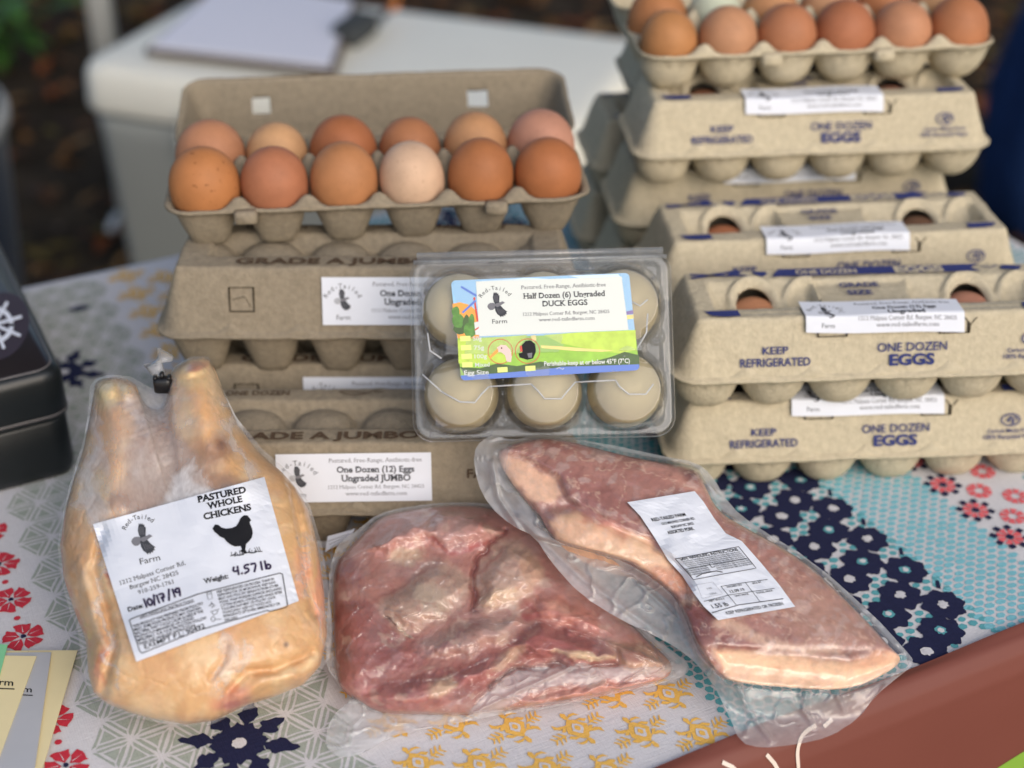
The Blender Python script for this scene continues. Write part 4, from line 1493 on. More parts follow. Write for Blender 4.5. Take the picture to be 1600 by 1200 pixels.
# 4.57 lb
hand(365, 899, 13, 10.5, [[(.2, .95), (.0, .45), (.62, .45)], [(.66, .95), (.62, .0)], [(1.02, .08), (1.06, .02)], [(2.0, .95), (1.5, .95), (1.42, .55), (1.85, .55), (1.95, .2), (1.4, .0)],
                          [(2.3, .95), (2.95, .95), (2.55, .0)], [(3.5, 1.0), (3.5, .05)], [(4.0, 1.0), (4.0, .05)], ell(4.32, .28, .25, .26)], 2.9)
box = [(202, 969), (206, 966.5), (310, 928), (437, 895.5), (441.5, 897), (449.5, 946), (447, 949), (420.5, 955.5), (418.5, 953.5), (310, 985), (222, 1020.5), (218.5, 1018)]
p.stroke(box, 1.3, 1, 3, closed=True, sub=3)
p.text('SAFE HANDLING INSTRUCTIONS', 260.5, 951, w=88, h=4.6, serif=True, bold=.01, **ang(17))
p.stroke([(218, 967.6), (303, 940.4)], .5, 1, 2, sub=8)
for i, t in enumerate(['THIS PRODUCT WAS PREPARED FROM POULTRY', 'MEAT. SOME FOOD PRODUCTS MAY CONTAIN', 'BACTERIA THAT COULD CAUSE ILLNESS IF THE', 'PRODUCTS IS MISHANDLED OR COOKED', 'IMPROPERLY. FOR YOUR PROTECTION FOLLOW', 'THESE SAFE HANDLING INSTRUCTIONS']):
    p.text(t, 207.5 + 1.75 * i, 979 + 5.5 * i, w=(116, 110, 112, 95, 114, 94)[i], h=4.2, align='l', bold=.025, **ang(18.5))
p.text('EXEMPT P.L: 90492', 272.5, 994, w=100, h=7.4, bold=.015, **ang(19.5))
for i, t in enumerate(['KEEP REFRIGERATED OR FROZEN. THAW IN', 'REFRIGERATOR OR MICROWAVE. KEEP RAW', 'MEAT AND POULTRY SEPARATE FROM OTHER', 'FOODS. WASH WORKING SURFACES (INCLUDING', 'CUTTING BOARDS, UTENSILS AND HANDS AFTER', 'TOUCHING RAW MEAT OR POULTRY. COOK', 'THOROUGHLY. KEEP HOT FOODS HOT.', 'REFRIGERATE LEFTOVERS IMMEDIATELY OR']):
    p.text(t, 338.5 + 1.5 * i, 925 + 5.45 * i, w=(92, 93, 96, 99, 99, 87, 79, 91)[i], h=3.9, align='l', mi=1, bold=.02, **ang(13))
p.text('DISCARD.', 351, 969, w=21, h=3.9, align='l', mi=1, bold=.02, **ang(13))
p.stroke([(323, 926), (330, 924), (332, 935), (325, 937)], .8, 3, 2, closed=True); p.stroke([(323.5, 929), (330.6, 927)], .7, 3, 2)
p.stroke([(327, 947), (331, 943), (336, 946), (331, 949)], 1.4, 3, 2); p.stroke([(330, 941), (333, 945)], 1, 3, 2)
p.stroke([(329, 956), (342, 952)], .9, 3, 2); p.stroke([(331, 957), (334, 961), (339, 958), (340, 954)], 1, 3, 2)
p.stroke([(333 + 3 * cos(q), 967 + 4 * sin(q)) for q in np.linspace(0, 6.2, 10)], .9, 3, 2); p.stroke([(336, 968), (346, 967)], .8, 3, 2)
HEN = [(332, 826), (336, 819.5), (341, 820), (346, 824), (353, 826), (362, 825), (369, 822), (373, 816), (375.5, 810), (379, 806.5), (382, 805), (387, 805.5), (390, 809.5), (392.5, 813), (390, 815.5),
       (391, 819), (394, 826), (395, 833), (393.5, 840), (389, 846), (384.5, 850), (384, 855), (383, 860), (387, 863.5), (380, 863.5), (375, 861.5), (378, 858), (376, 853), (367, 854), (360, 851), (354, 846), (350, 841), (343, 838), (338, 833), (335, 831)]
p.poly(HEN, 1, 2, 6)
for k in range(15):
    x = 362 + k * 3.2; y = 868 - k * .55 + rng.uniform(-1, 1)
    p.stroke([(x, y), (x + rng.uniform(-3, 4), y - rng.uniform(2, 6))], .9, 1, 2)
    p.stroke([(x - 2, y + 1), (x + 3, y + rng.uniform(-1, 2))], 1.3, 1, 2)
mb = MB()
p.into(mb, px_surface(CH, chf_h, .0019))
mb.build('label', [M_PAPER, M_INK, M_GREYINK, M_DKGREY, M_MARKER], chick, org)


# ---------------------------------------------------------------- skinned joint of meat in the middle bag
def q1(*pts): return [(490 + x / 2.353, 670 + y / 2.353) for x, y in pts]


RB_ = Slab([(560, 1120, .010), (1040, 1060, .012), (700, 800, .040)])
RB_OUT = q1((75, 500), (120, 450), (190, 375), (250, 322), (360, 295), (480, 282), (620, 284), (780, 320), (920, 420), (1040, 560), (1130, 680), (1230, 780), (1310, 850), (1320, 890), (1290, 925), (1100, 965), (900, 1008),
            (700, 1032), (560, 1050), (400, 1045), (230, 1042), (170, 1000), (100, 965), (80, 880), (75, 760), (70, 640))
rb_o = Outline(RB_OUT, q1((520, 690))[0], 2)


RBP = dict(
    mem=[(230, 660), (330, 560), (430, 480), (520, 500), (575, 560), (560, 640), (480, 700), (400, 745), (330, 765), (270, 720)],
    lobe=[(600, 500), (640, 440), (720, 405), (800, 430), (850, 520), (830, 600), (740, 665), (640, 695), (590, 660), (588, 560)],
    upper=[(190, 450), (260, 340), (470, 285), (640, 290), (700, 370), (620, 450), (500, 465), (400, 435), (290, 480)],
    thigh=[(390, 790), (480, 725), (600, 692), (740, 688), (790, 715), (690, 800), (560, 845), (440, 830)],
    side=[(80, 620), (180, 625), (260, 705), (390, 800), (430, 860), (300, 905), (180, 955), (90, 940)],
    shin=[(180, 990), (240, 930), (380, 905), (560, 855), (680, 805), (760, 800), (700, 890), (560, 985), (400, 1040), (240, 1040)],
    shank=[(715, 790), (830, 715), (960, 745), (1100, 800), (1130, 860), (1000, 872), (860, 855), (760, 835)],
    foot=[(1090, 785), (1200, 780), (1320, 860), (1285, 895), (1150, 892)],
    leg2=[(700, 1005), (820, 975), (960, 955), (1130, 918), (1300, 910), (1180, 955), (1000, 990), (800, 1020)],
    flank=[(830, 590), (900, 610), (1040, 700), (1110, 770), (960, 745), (830, 705), (780, 690)])


def rb_h(u, v, k=None):
    R = np.clip(rb_o.R(u, v), 0, 1)
    X0 = (u - 490) * 2.353; Y0 = (v - 670) * 2.353
    X = X0 + (fbm(u, v, 22, 3, 64) - .5) * 46; Y = Y0 + (fbm(u, v, 22, 3, 65) - .5) * 46
    h = .013 * np.sqrt(np.clip(1 - R ** 6, 0, 1))

    def up(key, am, soft):       # a muscle swelling inside its own outline
        d = -polysdf(X, Y, RBP[key])
        return am * sstep(-4, soft, d)
    h = h + up('mem', .0065, 70) + up('lobe', .0100, 80) + up('upper', .0110, 80) + up('thigh', .0080, 55) + up('side', .0040, 70) + up('shin', .0080, 60) + up('shank', .0100, 45) + up('foot', .0060, 40) + up('leg2', .0040, 25) + up('flank', .0050, 45)
    L = lambda pts: linesd(X, Y, pts)
    h = h - .0042 * np.exp(-(L([(700, 370), (610, 470), (580, 560), (590, 660)]) / 9) ** 2)
    h = h - .0026 * np.exp(-(L([(260, 690), (300, 740), (350, 770)]) / 6) ** 2)
    h = h - .0030 * np.exp(-(L([(640, 950), (760, 872), (960, 872), (1120, 880)]) / 10) ** 2)
    st = fbm(u * .35 + v * .9, v * .35 - u * .9, 5, 2, 66)
    h = h + .0024 * (fbm(u, v, 34, 4, 61) - .5) + .0007 * (fbm(u, v, 9, 3, 62) - .5) + .0005 * (st - .5)
    return h * np.clip((1.002 - R) / .02 + .6, .6, 1)


def rb_col(u, v):
    du = (fbm(u, v, 22, 3, 64) - .5) * 46; dv = (fbm(u, v, 22, 3, 65) - .5) * 46
    X = (u - 490) * 2.353 + du; Y = (v - 670) * 2.353 + dv
    c = np.tile(srgb(168, 116, 104), (len(u), 1))
    for key, col, kk in (('side', (154, 90, 84), .95), ('upper', (184, 134, 124), .95), ('mem', (180, 150, 132), .92), ('lobe', (190, 154, 132), .95), ('flank', (188, 120, 104), .95), ('thigh', (178, 136, 122), .95),
                         ('shin', (166, 96, 90), .95), ('shank', (164, 88, 82), .95), ('foot', (194, 152, 124), .9), ('leg2', (204, 140, 122), .95)):
        c = mixc(c, srgb(*col), pmask(X, Y, RBP[key], 20) * kk)

    def B(x, y, rx, ry, a, col, k=1, s=.5):
        nonlocal c
        c = mixc(c, srgb(*col), blob(X, Y, x, y, rx, ry, a, s) * k)
    B(120, 540, 60, 70, 0, (130, 64, 62), .8); B(340, 470, 70, 34, 0, (204, 182, 152), .7); B(470, 360, 130, 44, -6, (196, 152, 140), .7); B(690, 620, 80, 34, -10, (204, 176, 146), .8); B(420, 620, 90, 46, 14, (184, 164, 144), .8)
    B(470, 940, 60, 34, -30, (210, 176, 144), .9); B(720, 840, 80, 30, -28, (200, 166, 138), .8); B(1020, 832, 90, 18, 10, (220, 190, 150), .9); B(220, 970, 60, 34, 0, (196, 128, 122), .8); B(560, 960, 60, 30, -30, (120, 56, 54), .7)
    B(290, 840, 70, 40, 10, (126, 62, 60), .6); B(640, 340, 60, 30, 0, (160, 104, 98), .6); B(1180, 830, 50, 26, 15, (150, 92, 78), .7); B(900, 1000, 60, 14, -8, (140, 84, 80), .7); B(900, 660, 60, 26, 20, (204, 150, 128), .7)
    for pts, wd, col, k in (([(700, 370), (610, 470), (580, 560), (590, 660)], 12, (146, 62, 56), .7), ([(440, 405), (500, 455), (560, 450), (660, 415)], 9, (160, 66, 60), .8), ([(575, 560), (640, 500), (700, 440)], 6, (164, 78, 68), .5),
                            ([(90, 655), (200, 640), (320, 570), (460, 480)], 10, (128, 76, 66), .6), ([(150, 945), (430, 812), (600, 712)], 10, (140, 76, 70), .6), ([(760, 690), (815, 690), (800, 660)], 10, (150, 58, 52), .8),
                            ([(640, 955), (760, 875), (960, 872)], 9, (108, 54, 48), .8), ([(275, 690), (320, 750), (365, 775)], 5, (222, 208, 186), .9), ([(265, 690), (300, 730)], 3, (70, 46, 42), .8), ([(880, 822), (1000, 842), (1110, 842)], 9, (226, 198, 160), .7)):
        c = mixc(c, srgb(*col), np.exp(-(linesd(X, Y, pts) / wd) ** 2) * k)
    n = fbm(u * .6 + v * .3, v, 14, 5, 73); st = fbm(u * .35 + v * .9, (v * .35 - u * .9) * .3, 4, 3, 74)
    c = c * (1.06 + .32 * (n - .5))[:, None] * (1 + .18 * (st - .5))[:, None]
    vein = 1 - np.abs(2 * fbm(u, v, 30, 4, 77) - 1)
    c = mixc(c, srgb(150, 62, 58), sstep(.93, .99, vein) * .22)
    c = mixc(c, srgb(214, 192, 170), sstep(.64, .76, fbm(u, v, 22, 4, 75)) * .38)
    c = mixc(c, srgb(136, 60, 56), sstep(.64, .78, fbm(u, v, 20, 5, 76)) * .25)
    c = mixc(c, srgb(188, 146, 134), np.full(len(u), .06))
    return np.clip(c, 0, 1)


org = base_of(RB_, 700, 960)
rabbit = empty('vacuum_packed_joint', org, 0, 'unlabelled vacuum bag of pink skinned meat with bony legs, between chicken and pork', 'packed meat')
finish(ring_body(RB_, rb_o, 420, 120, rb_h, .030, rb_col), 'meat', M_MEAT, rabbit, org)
RBF = q1((40, 1150), (62, 1060), (150, 985), (110, 960), (60, 900), (44, 860), (52, 640), (60, 500), (90, 420), (170, 365), (235, 312), (350, 285), (480, 270), (640, 272), (800, 310), (940, 410), (1060, 550), (1150, 670), (1250, 770), (1340, 830),
         (1385, 870), (1370, 905), (1290, 935), (1100, 975), (900, 1020), (700, 1050), (560, 1075), (400, 1105), (280, 1130), (190, 1190), (110, 1215), (60, 1190))
rbf_o = Outline(RBF, q1((520, 690))[0], 1, .008, 9, 5)


def rbf_h(u, v, k=None):
    R = rb_o.R(u, v)
    h = rb_h(u, v)
    sm = .72 * h + .28 * .019 * np.sqrt(np.clip(1 - np.clip(R, 0, 1) ** 6, 0, 1)) + .0014
    h = np.maximum(h + .0012, sm) * (R < 1) + (R >= 1) * (.0005 + .003 * np.clip(1.08 - R, 0, 1))
    X = (u - 490) * 2.353; Y = (v - 670) * 2.353
    # tight folds of film
    for pts, wd, am in (([(690, 800), (830, 700), (1020, 690)], 7, .0030), ([(560, 1010), (700, 900), (860, 780)], 9, .0030), ([(830, 700), (1010, 760), (1290, 870)], 6, .0025),
                        ([(220, 930), (480, 915), (640, 840)], 6, .0022), ([(160, 650), (240, 720), (330, 770)], 5, .0020), ([(560, 1060), (760, 960), (940, 880)], 8, .0030), ([(720, 790), (800, 740), (790, 690)], 6, .0022),
                        ([(90, 500), (230, 430), (280, 440)], 6, .0015), ([(1160, 720), (1240, 800), (1290, 880)], 5, .002)):
        h = h + am * np.exp(-(linesd(X, Y, pts) / wd) ** 2)
    h = h + .0028 * (fbm(u * .5 + v * .3, v * 1.2, 22, 3, 81) - .5) * sstep(.85, 1.05, R) + .0010 * (fbm(u, v, 12, 3, 82) - .5) + .0016 * sstep(.90, 1, 1 - np.abs(2 * fbm(u * .8 + v * .5, v * .9 - u * .3, 30, 2, 87) - 1))
    return h


def rbf_hz(u, v, k=None):
    R = rb_o.R(u, v)
    X = (u + (fbm(u, v, 20, 3, 84) - .5) * 18 - 490) * 2.353; Y = (v + (fbm(u, v, 20, 3, 85) - .5) * 18 - 670) * 2.353
    g = fbm(u, v, 6, 3, 83)
    h = .42 * sstep(.97, 1.05, R)
    h = np.maximum(h, pmask(X, Y, [(560, 1060), (640, 960), (760, 890), (930, 865), (1130, 880), (1380, 860), (1380, 900), (1080, 925), (900, 945), (760, 985), (640, 1080), (420, 1100)], 12) * .40)
    h = np.maximum(h, pmask(X, Y, [(40, 1150), (170, 1000), (230, 1060), (420, 1060), (300, 1130), (110, 1215)], 14) * .42)
    h = np.maximum(h, .10 * sstep(.5, .7, fbm(u, v, 40, 3, 86)))
    return h * (.75 + .5 * g) + .035


finish(ring_sheet(RB_, rbf_o, 440, 130, rbf_h, rbf_hz, .8), 'vacuum_bag', M_BAG, rabbit, org)
# corner of a printed slip stuck under the bag's far edge
p = Print()
p.grid([(512, 838), (556, 826), (538, 846), (508, 862)], 4, 4, 0, 0)
for k in range(3): p.stroke([(512 + k * 2, 846 + k * 5), (546 - k * 3, 834 + k * 4)], .8, 2, 2)
mb = MB(); p.into(mb, px_surface(Slab([(500, 860, .012), (560, 826, .022), (600, 860, .014)]), lambda x, y: 0 * x, .001))
mb.build('label', [M_PAPER, M_INK, M_GREYINK], rabbit, org)


# ---------------------------------------------------------------- pork cut with printed label
def q2(*pts): return [(720 + x / 2.222, 660 + y / 2.222) for x, y in pts]


PK = Slab([(780, 700, .095), (1400, 1030, .030), (1150, 1068, .034)])
PK_OUT = q2((118, 108), (170, 78), (270, 54), (360, 62), (450, 85), (580, 118), (700, 140), (815, 160), (842, 205), (890, 310), (1000, 372), (1110, 430), (1210, 495), (1310, 590), (1410, 690), (1500, 790), (1536, 822), (1482, 872), (1340, 932), (1150, 922), (960, 905),
            (900, 882), (820, 780), (785, 680), (740, 592), (600, 492), (480, 452), (350, 420), (305, 385), (270, 310), (180, 222))
pk_o = Outline(PK_OUT, q2((800, 500))[0], 2)


def pk_h(u, v, k=None):
    R = np.clip(pk_o.R(u, v), 0, 1)
    X = (u - 720) * 2.222; Y = (v - 660) * 2.222
    h = .011 * np.sqrt(np.clip(1 - R ** 10, 0, 1)) - .002
    h = h + .005 * blob(X, Y, 520, 390, 230, 70, 22, .9)
    h = h - .0028 * np.exp(-(linesd(X, Y, [(300, 300), (420, 290), (700, 420)]) / 22) ** 2)
    h = h - .0016 * np.exp(-(linesd(X, Y, [(820, 800), (1100, 790), (1480, 800)]) / 18) ** 2)
    h = h - .011 * pmask(X, Y, [(890, 800), (1150, 830), (1350, 850), (1500, 815), (1540, 830), (1480, 875), (1340, 935), (960, 908), (890, 885)], 40)
    h = h - .0060 * pmask(X, Y, [(100, 100), (210, 112), (340, 190), (372, 262), (420, 300), (500, 345), (660, 410), (760, 490), (800, 560), (790, 640), (700, 620), (560, 500), (340, 440), (200, 260)], 16)
    h = h + .0022 * (fbm(u, v, 46, 3, 91) - .5) + .0009 * (fbm(u, v, 12, 3, 92) - .5)
    return h


def pk_col(u, v):
    X0 = (u - 720) * 2.222; Y0 = (v - 660) * 2.222
    du = (fbm(u, v, 20, 5, 93) - .5) * 44; dv = (fbm(u, v, 20, 5, 94) - .5) * 44
    X = X0 + du; Y = Y0 + dv
    n = fbm(u, v, 16, 4, 95)
    c = np.tile(srgb(170, 120, 108), (len(u), 1))
    c = mixc(c, srgb(178, 136, 120), blob(X, Y, 1250, 680, 260, 130, 35, .8))
    c = mixc(c, srgb(158, 104, 96), blob(X, Y, 430, 240, 260, 70, 24, .8))
    c = mixc(c, srgb(164, 110, 102), blob(X, Y, 620, 160, 220, 50, 14, .8) * .8)
    c = mixc(c, srgb(116, 60, 56), blob(X, Y, 830, 690, 76, 92, -10, .5))
    c = mixc(c, srgb(150, 92, 84), blob(X, Y, 960, 760, 120, 40, 20, .8) * .8)
    c = mixc(c, srgb(112, 62, 58), blob(X, Y, 800, 175, 50, 26, 10, .6))
    c = mixc(c, srgb(140, 80, 76), blob(X, Y, 330, 80, 90, 22, 5, .6) * .8)
    fat = pmask(X, Y, [(118, 105), (210, 118), (335, 190), (360, 245), (320, 280), (260, 280), (180, 215)], 12)
    c = mixc(c, srgb(232, 188, 158), fat)
    fat = pmask(X, Y, [(300, 340), (400, 300), (480, 345), (640, 405), (730, 480), (720, 540), (590, 495), (460, 450), (340, 425)], 14)
    c = mixc(c, srgb(230, 184, 150), fat)
    c = mixc(c, srgb(236, 196, 160), pmask(X, Y, [(470, 420), (600, 400), (730, 490), (700, 515), (560, 470)], 14) * .9)
    c = mixc(c, srgb(200, 124, 100), np.exp(-(linesd(X, Y, [(440, 330), (520, 350), (560, 400)]) / 20) ** 2) * .6)
    fat = pmask(X, Y, [(680, 500), (800, 545), (800, 590), (740, 590), (640, 520)], 12)
    c = mixc(c, srgb(214, 152, 120), fat * .9)
    c = mixc(c, srgb(206, 168, 142), np.exp(-(linesd(X, Y, [(770, 620), (830, 600), (850, 625)]) / 13) ** 2) * .9)
    c = mixc(c, srgb(218, 182, 158), np.exp(-(linesd(X, Y, [(900, 690), (1010, 740), (1120, 790), (1300, 800)]) / 20) ** 2) * .85)
    fat = pmask(X0 + du * .35, Y0 + dv * .35, [(880, 790), (1100, 806), (1330, 836), (1500, 795), (1560, 830), (1490, 880), (1340, 945), (940, 920)], 14)
    c = mixc(c, srgb(240, 202, 170), fat)
    c = mixc(c, srgb(226, 168, 140), blob(X, Y, 1430, 820, 90, 26, -15, .8) * .7)
    c = mixc(c, srgb(228, 176, 146), sstep(.66, .8, fbm(u, v, 20, 3, 96)) * fat * .5)
    c = mixc(c, srgb(204, 150, 132), np.exp(-(linesd(X, Y, [(640, 150), (760, 190), (840, 240)]) / 22) ** 2) * .7)
    fat = np.maximum(fat, np.maximum(pmask(X, Y, [(118, 105), (210, 118), (335, 190), (360, 245), (320, 280), (260, 280), (180, 215)], 12), pmask(X, Y, [(300, 340), (400, 300), (480, 345), (640, 405), (730, 480), (720, 540), (590, 495), (460, 450), (340, 425)], 14)))
    # pale frosty flakes caught under the film
    fl = sstep(.655, .69, fbm(u * .8 + v * .35, v * .9 - u * .2, 13, 2, 97)) * (1 - fat)
    c = mixc(c, srgb(196, 170, 162), fl * .5); gr = fbm(u * .8 + v * .6, (v * .8 - u * .6) * .25, 4, 3, 99); c = c * (1 + .22 * (gr - .5) * (1 - .8 * fat))[:, None]
    ve = 1 - np.abs(2 * fbm(u, v, 26, 4, 100) - 1); c = mixc(c, srgb(224, 190, 168), sstep(.94, .99, ve) * .5); c = mixc(c, srgb(108, 56, 52), sstep(.64, .78, fbm(u, v, 18, 5, 105)) * .4 * (1 - fat))
    c = c * (1 + .34 * (n - .5))[:, None] * (1 + .10 * (fbm(u, v, 4, 2, 98) - .5))[:, None]
    return np.clip(c, 0, 1)


org = base_of(PK, 1080, 900)
pork = empty('vacuum_packed_pork', org, 0, 'vacuum packed pork cut with thick pale fat edge and long white weight label', 'packed meat')
finish(ring_body(PK, pk_o, 420, 120, pk_h, .024, pk_col), 'meat', M_MEAT, pork, org)
PKF = [(740, 706), (752, 688), (772, 680), (800, 688), (842, 678), (880, 682), (960, 696), (1036, 713), (1088, 722), (1112, 742), (1140, 790), (1180, 822), (1270, 876), (1362, 958), (1412, 1012), (1432, 1036), (1402, 1058), (1366, 1090), (1342, 1122),
       (1296, 1152), (1240, 1164), (1190, 1169), (1156, 1160), (1140, 1120), (1112, 1064), (1076, 1024), (1030, 996), (968, 968), (908, 930), (862, 880), (836, 838), (800, 822), (764, 790), (744, 752)]
pkf_o = Outline(PKF, (1062, 880), 1, .006, 11, 9)


def pkf_h(u, v, k=None):
    R = pk_o.R(u, v)
    hi = pk_h(np.clip(u, 770, 1408), v)
    hm = np.where(R < 1, hi + .0014, 0)
    fall = sstep(.98, 1.32, R)
    low = -.004 - .012 * fall
    below = sstep(1040, 1150, v) * sstep(1090, 1180, u)
    h = np.where(R < .98, hm, (1 - sstep(.98, 1.05, R)) * (hi + .0014) + sstep(.98, 1.05, R) * low - .002 * below * fall)
    X = (u - 720) * 2.222; Y = (v - 660) * 2.222
    for pts, wd, am in (([(110, 140), (130, 260), (210, 380)], 10, .004), ([(200, 330), (420, 540), (700, 740)], 14, .003), ([(960, 910), (1000, 1000), (1080, 1110)], 9, .005), ([(1200, 930), (1190, 1000), (1230, 1060)], 8, .004),
                        ([(820, 800), (900, 890), (960, 920)], 8, .003), ([(1300, 930), (1330, 1000)], 8, .003), ([(620, 560), (760, 690), (800, 770)], 9, .003)):
        h = h + am * np.exp(-(linesd(X, Y, pts) / wd) ** 2)
    return h + .0030 * (fbm(u * .7 + v * .3, v * .8, 26, 3, 101) - .5) * sstep(.96, 1.1, R) + .0006 * (fbm(u, v, 10, 3, 102) - .5) + .0018 * sstep(.90, 1, 1 - np.abs(2 * fbm(u * .7 + v * .6, v * .8 - u * .5, 34, 2, 106) - 1)) * sstep(.9, 1.05, R)


def pkf_hz(u, v, k=None):
    R = pk_o.R(u, v); g = fbm(u, v, 7, 3, 103)
    h = .46 * sstep(.98, 1.08, R)
    right = sstep(1060, 1150, u) * sstep(980, 1060, v)
    h = h * (1 - .25 * right)
    h = np.maximum(h, .30 * pmask(u, v, [(740, 690), (800, 690), (790, 760), (850, 850), (800, 830), (744, 760)], 8))
    h = np.maximum(h, .22 * sstep(.96, .995, pkf_o.R(u, v)))
    return h * (.8 + .4 * g) + .03 + .10 * sstep(.6, .75, fbm(u, v, 18, 3, 104)) * (R < 1)


finish(ring_sheet(PK, pkf_o, 460, 130, pkf_h, pkf_hz, .8, .0085), 'vacuum_bag', M_BAG, pork, org)


def q3(x, y): return (980 + x / 5.454, 760 + y / 5.454)


p = Print()
LQ = [(0, 135), (560, 38), (1432, 1025), (780, 1146)]
TLp, TRp, BRp, BLp = [np.array(q3(*c)) for c in LQ]
# sheet follows its real, slightly waisted outline
rows_l = [(0, 135), (110, 250), (230, 430), (350, 630), (470, 760), (560, 900), (650, 1020), (775, 1140)]
rows_r = [(575, 40), (650, 130), (740, 270), (840, 400), (975, 465), (1130, 640), (1290, 830), (1432, 1025)]
PL_ = np.array([q3(*c) for c in rows_l]); PR_ = np.array([q3(*c) for c in rows_r])
tt = np.linspace(0, 1, 36); kl = np.linspace(0, 1, 8)
PL2 = np.stack([np.interp(tt, kl, PL_[:, i]) for i in (0, 1)], 1); PR2 = np.stack([np.interp(tt, kl, PR_[:, i]) for i in (0, 1)], 1)
aa = np.linspace(0, 1, 20)
G_ = (PL2[:, None] * (1 - aa[None, :, None]) + PR2[:, None] * aa[None, :, None]).reshape(-1, 2)
p.items.append((G_, grid_faces(20, 36), 0, 0))
DN = np.array([.60, .80])            # down the label
E2 = dict(ex=(.985, -.17), ey=(-DN[0] * .98, -DN[1] * .98))


def PT(t, x, y, w, h, mi=1, b=.02, align='c'):
    X_, Y_ = q3(x, y); p.text(t, X_, Y_, w=w / 5.454, h=h / 5.454 * .95, mi=mi, bold=b, align=align, layer=2, **E2)


PT('RED-TAILED FARM', 352, 262, 290, 34); PT('1212 MALPASS CORNER RD.', 435, 295, 285, 26, 3); PT('BURGAW NC 28425', 470, 330, 190, 26, 3); PT('ASSORTED PORK', 455, 376, 225, 34)


def PS(pts, wd=4, closed=False, mi=1): p.stroke([q3(*c) for c in pts], wd / 5.454, mi, 2, closed=closed, sub=5)


PS([(410, 618), (680, 566), (950, 513), (1100, 697), (830, 745), (565, 795)], 5, True)
PT('SAFE HANDLING INSTRUCTIONS', 695, 578, 500, 30, 1, .02)
for i in range(5):
    PT('THIS PRODUCT WAS PREPARED FROM INSPECTED AND PASSED MEAT AND POULTRY', 718 + i * 13, 600 + i * 14, 500, 13, 3, .02)
for i in range(4):
    PT('KEEP REFRIGERATED OR FROZEN', 585 + i * 13, 692 + i * 16, 190, 14, 3, .02)
    PT('COOK THOROUGHLY KEEP HOT FOODS HOT', 880 + i * 13, 640 + i * 15, 300, 14, 3, .02)
PS([(590, 770), (640, 745), (760, 720), (810, 730)], 7)
PS([(700, 660), (720, 690), (745, 685)], 6)
PS([(592, 838), (730, 815), (815, 915), (640, 955)], 1.6, True, 2)
PT('1.55', 700, 868, 40, 16, 2); PT('U.S.D.A.', 735, 912, 60, 14, 2)
PS([(800, 852), (1000, 820), (1195, 793)], 4); PS([(800, 852), (930, 1010)], 4); PS([(1010, 822), (1135, 985)], 3.5); PS([(655, 980), (870, 925), (1255, 868)], 4); PS([(722, 1077), (950, 1010), (1328, 957)], 6)
PT('PACKED ON', 912, 848, 125, 16); PT('12.09.19', 937, 887, 125, 30, 1, .01); PT('SELL BY', 1105, 820, 80, 15); PT('NET WT/CT', 765, 966, 135, 18); PT('UNIT PRICE', 975, 925, 118, 16); PT('TOTAL PRICE', 1170, 898, 140, 16)
PT('1.55 lb', 790, 1012, 140, 42, 1, .01); PT('KEEP REFRIGERATED OR FROZEN', 1085, 1038, 490, 32, 1, .008)
mb = MB(); p.into(mb, px_surface(PK, lambda x, y: np.maximum(pkf_h(x, y), -.001), .0012))
mb.build('label', [M_PAPER, M_INK, M_GREYINK, M_DKGREY], pork, org)


# ---------------------------------------------------------------- clear half-dozen duck egg pack
from mathutils import Matrix, Vector
PB = at(851, 685, .090)
LEAN, ROLL = radians(35), radians(1.4)
uy = np.array([0, sin(LEAN), cos(LEAN)]); ux = np.array([1.0, 0, 0]); uz = np.cross(ux, uy)
ux2 = ux * cos(ROLL) + uy * sin(ROLL); uy2 = -ux * sin(ROLL) + uy * cos(ROLL)
CW, CHT = .161, .114
PC = PB + uy2 * (CHT / 2)
R3 = np.stack([ux2, uy2, uz], 1)
pack = empty('egg_clamshell', (0, 0, 0), 0, 'clear plastic duck egg pack with bright farm label, leaning on the grey cartons', 'egg pack')
pack.matrix_world = Matrix([[*R3[0], PC[0]], [*R3[1], PC[1]], [*R3[2], PC[2]], [0, 0, 0, 1]])
EGX = [-.0505, .0005, .0495]; EGY = [-.0288, .0232]


def shell_lift(x, y):
    m = np.zeros(x.shape)
    for ex in EGX:
        for ey in EGY:
            d = np.hypot(x - ex, y - ey)
            m = np.maximum(m, 1 - np.clip((d - .0200) / .0075, 0, 1))
    m = np.maximum(m, np.clip(np.minimum(np.minimum((.064 - np.abs(x)), (y + .012)), .046 - y) / .005, 0, 1))
    return m


def cl_top(x, y):
    e = -rrect_sdf(x, y, CW, CHT, .012)
    m = shell_lift(x, y) * np.clip((e - .004) / .004, 0, 1)
    z = .0305 * m + .0014 * np.clip(e / .002, 0, 1)
    z = z + .005 * np.clip((e - .006) / .003, 0, 1) * (1 - m)
    # crease line where the dome meets the label panel
    z = z - .0022 * np.exp(-((y + .0115 + .004 * np.abs(np.sin(x * 62))) / .0012) ** 2) * (m > .9)
    # snap studs
    for sx, sy in STUDS:
        d = np.hypot(x - sx, y - sy); k_ = np.clip(1 - m * 1.3, 0, 1)
        z = z + k_ * (.0022 * np.exp(-((d - .0042) / .0009) ** 2) + .0018 * np.exp(-(d / .0016) ** 2))
    return z + .0004 * (fbm(x, y, .018, 2, 3) - .5)


STUDS = [(-.0255, -.045), (.0250, -.045), (-.071, .004), (.0705, .004), (-.0255, .050), (.025, .050)]


def cl_bot(x, y):
    e = -rrect_sdf(x, y, CW, CHT, .012)
    m = np.zeros(x.shape)
    for ex in EGX:
        for ey in EGY:
            d = np.hypot(x - ex, y - ey)
            m = np.maximum(m, np.sqrt(np.clip(1 - (d / .0250) ** 2.4, 0, 1)))
    return -.0315 * m * np.clip((e - .002) / .002, 0, 1) - .0004


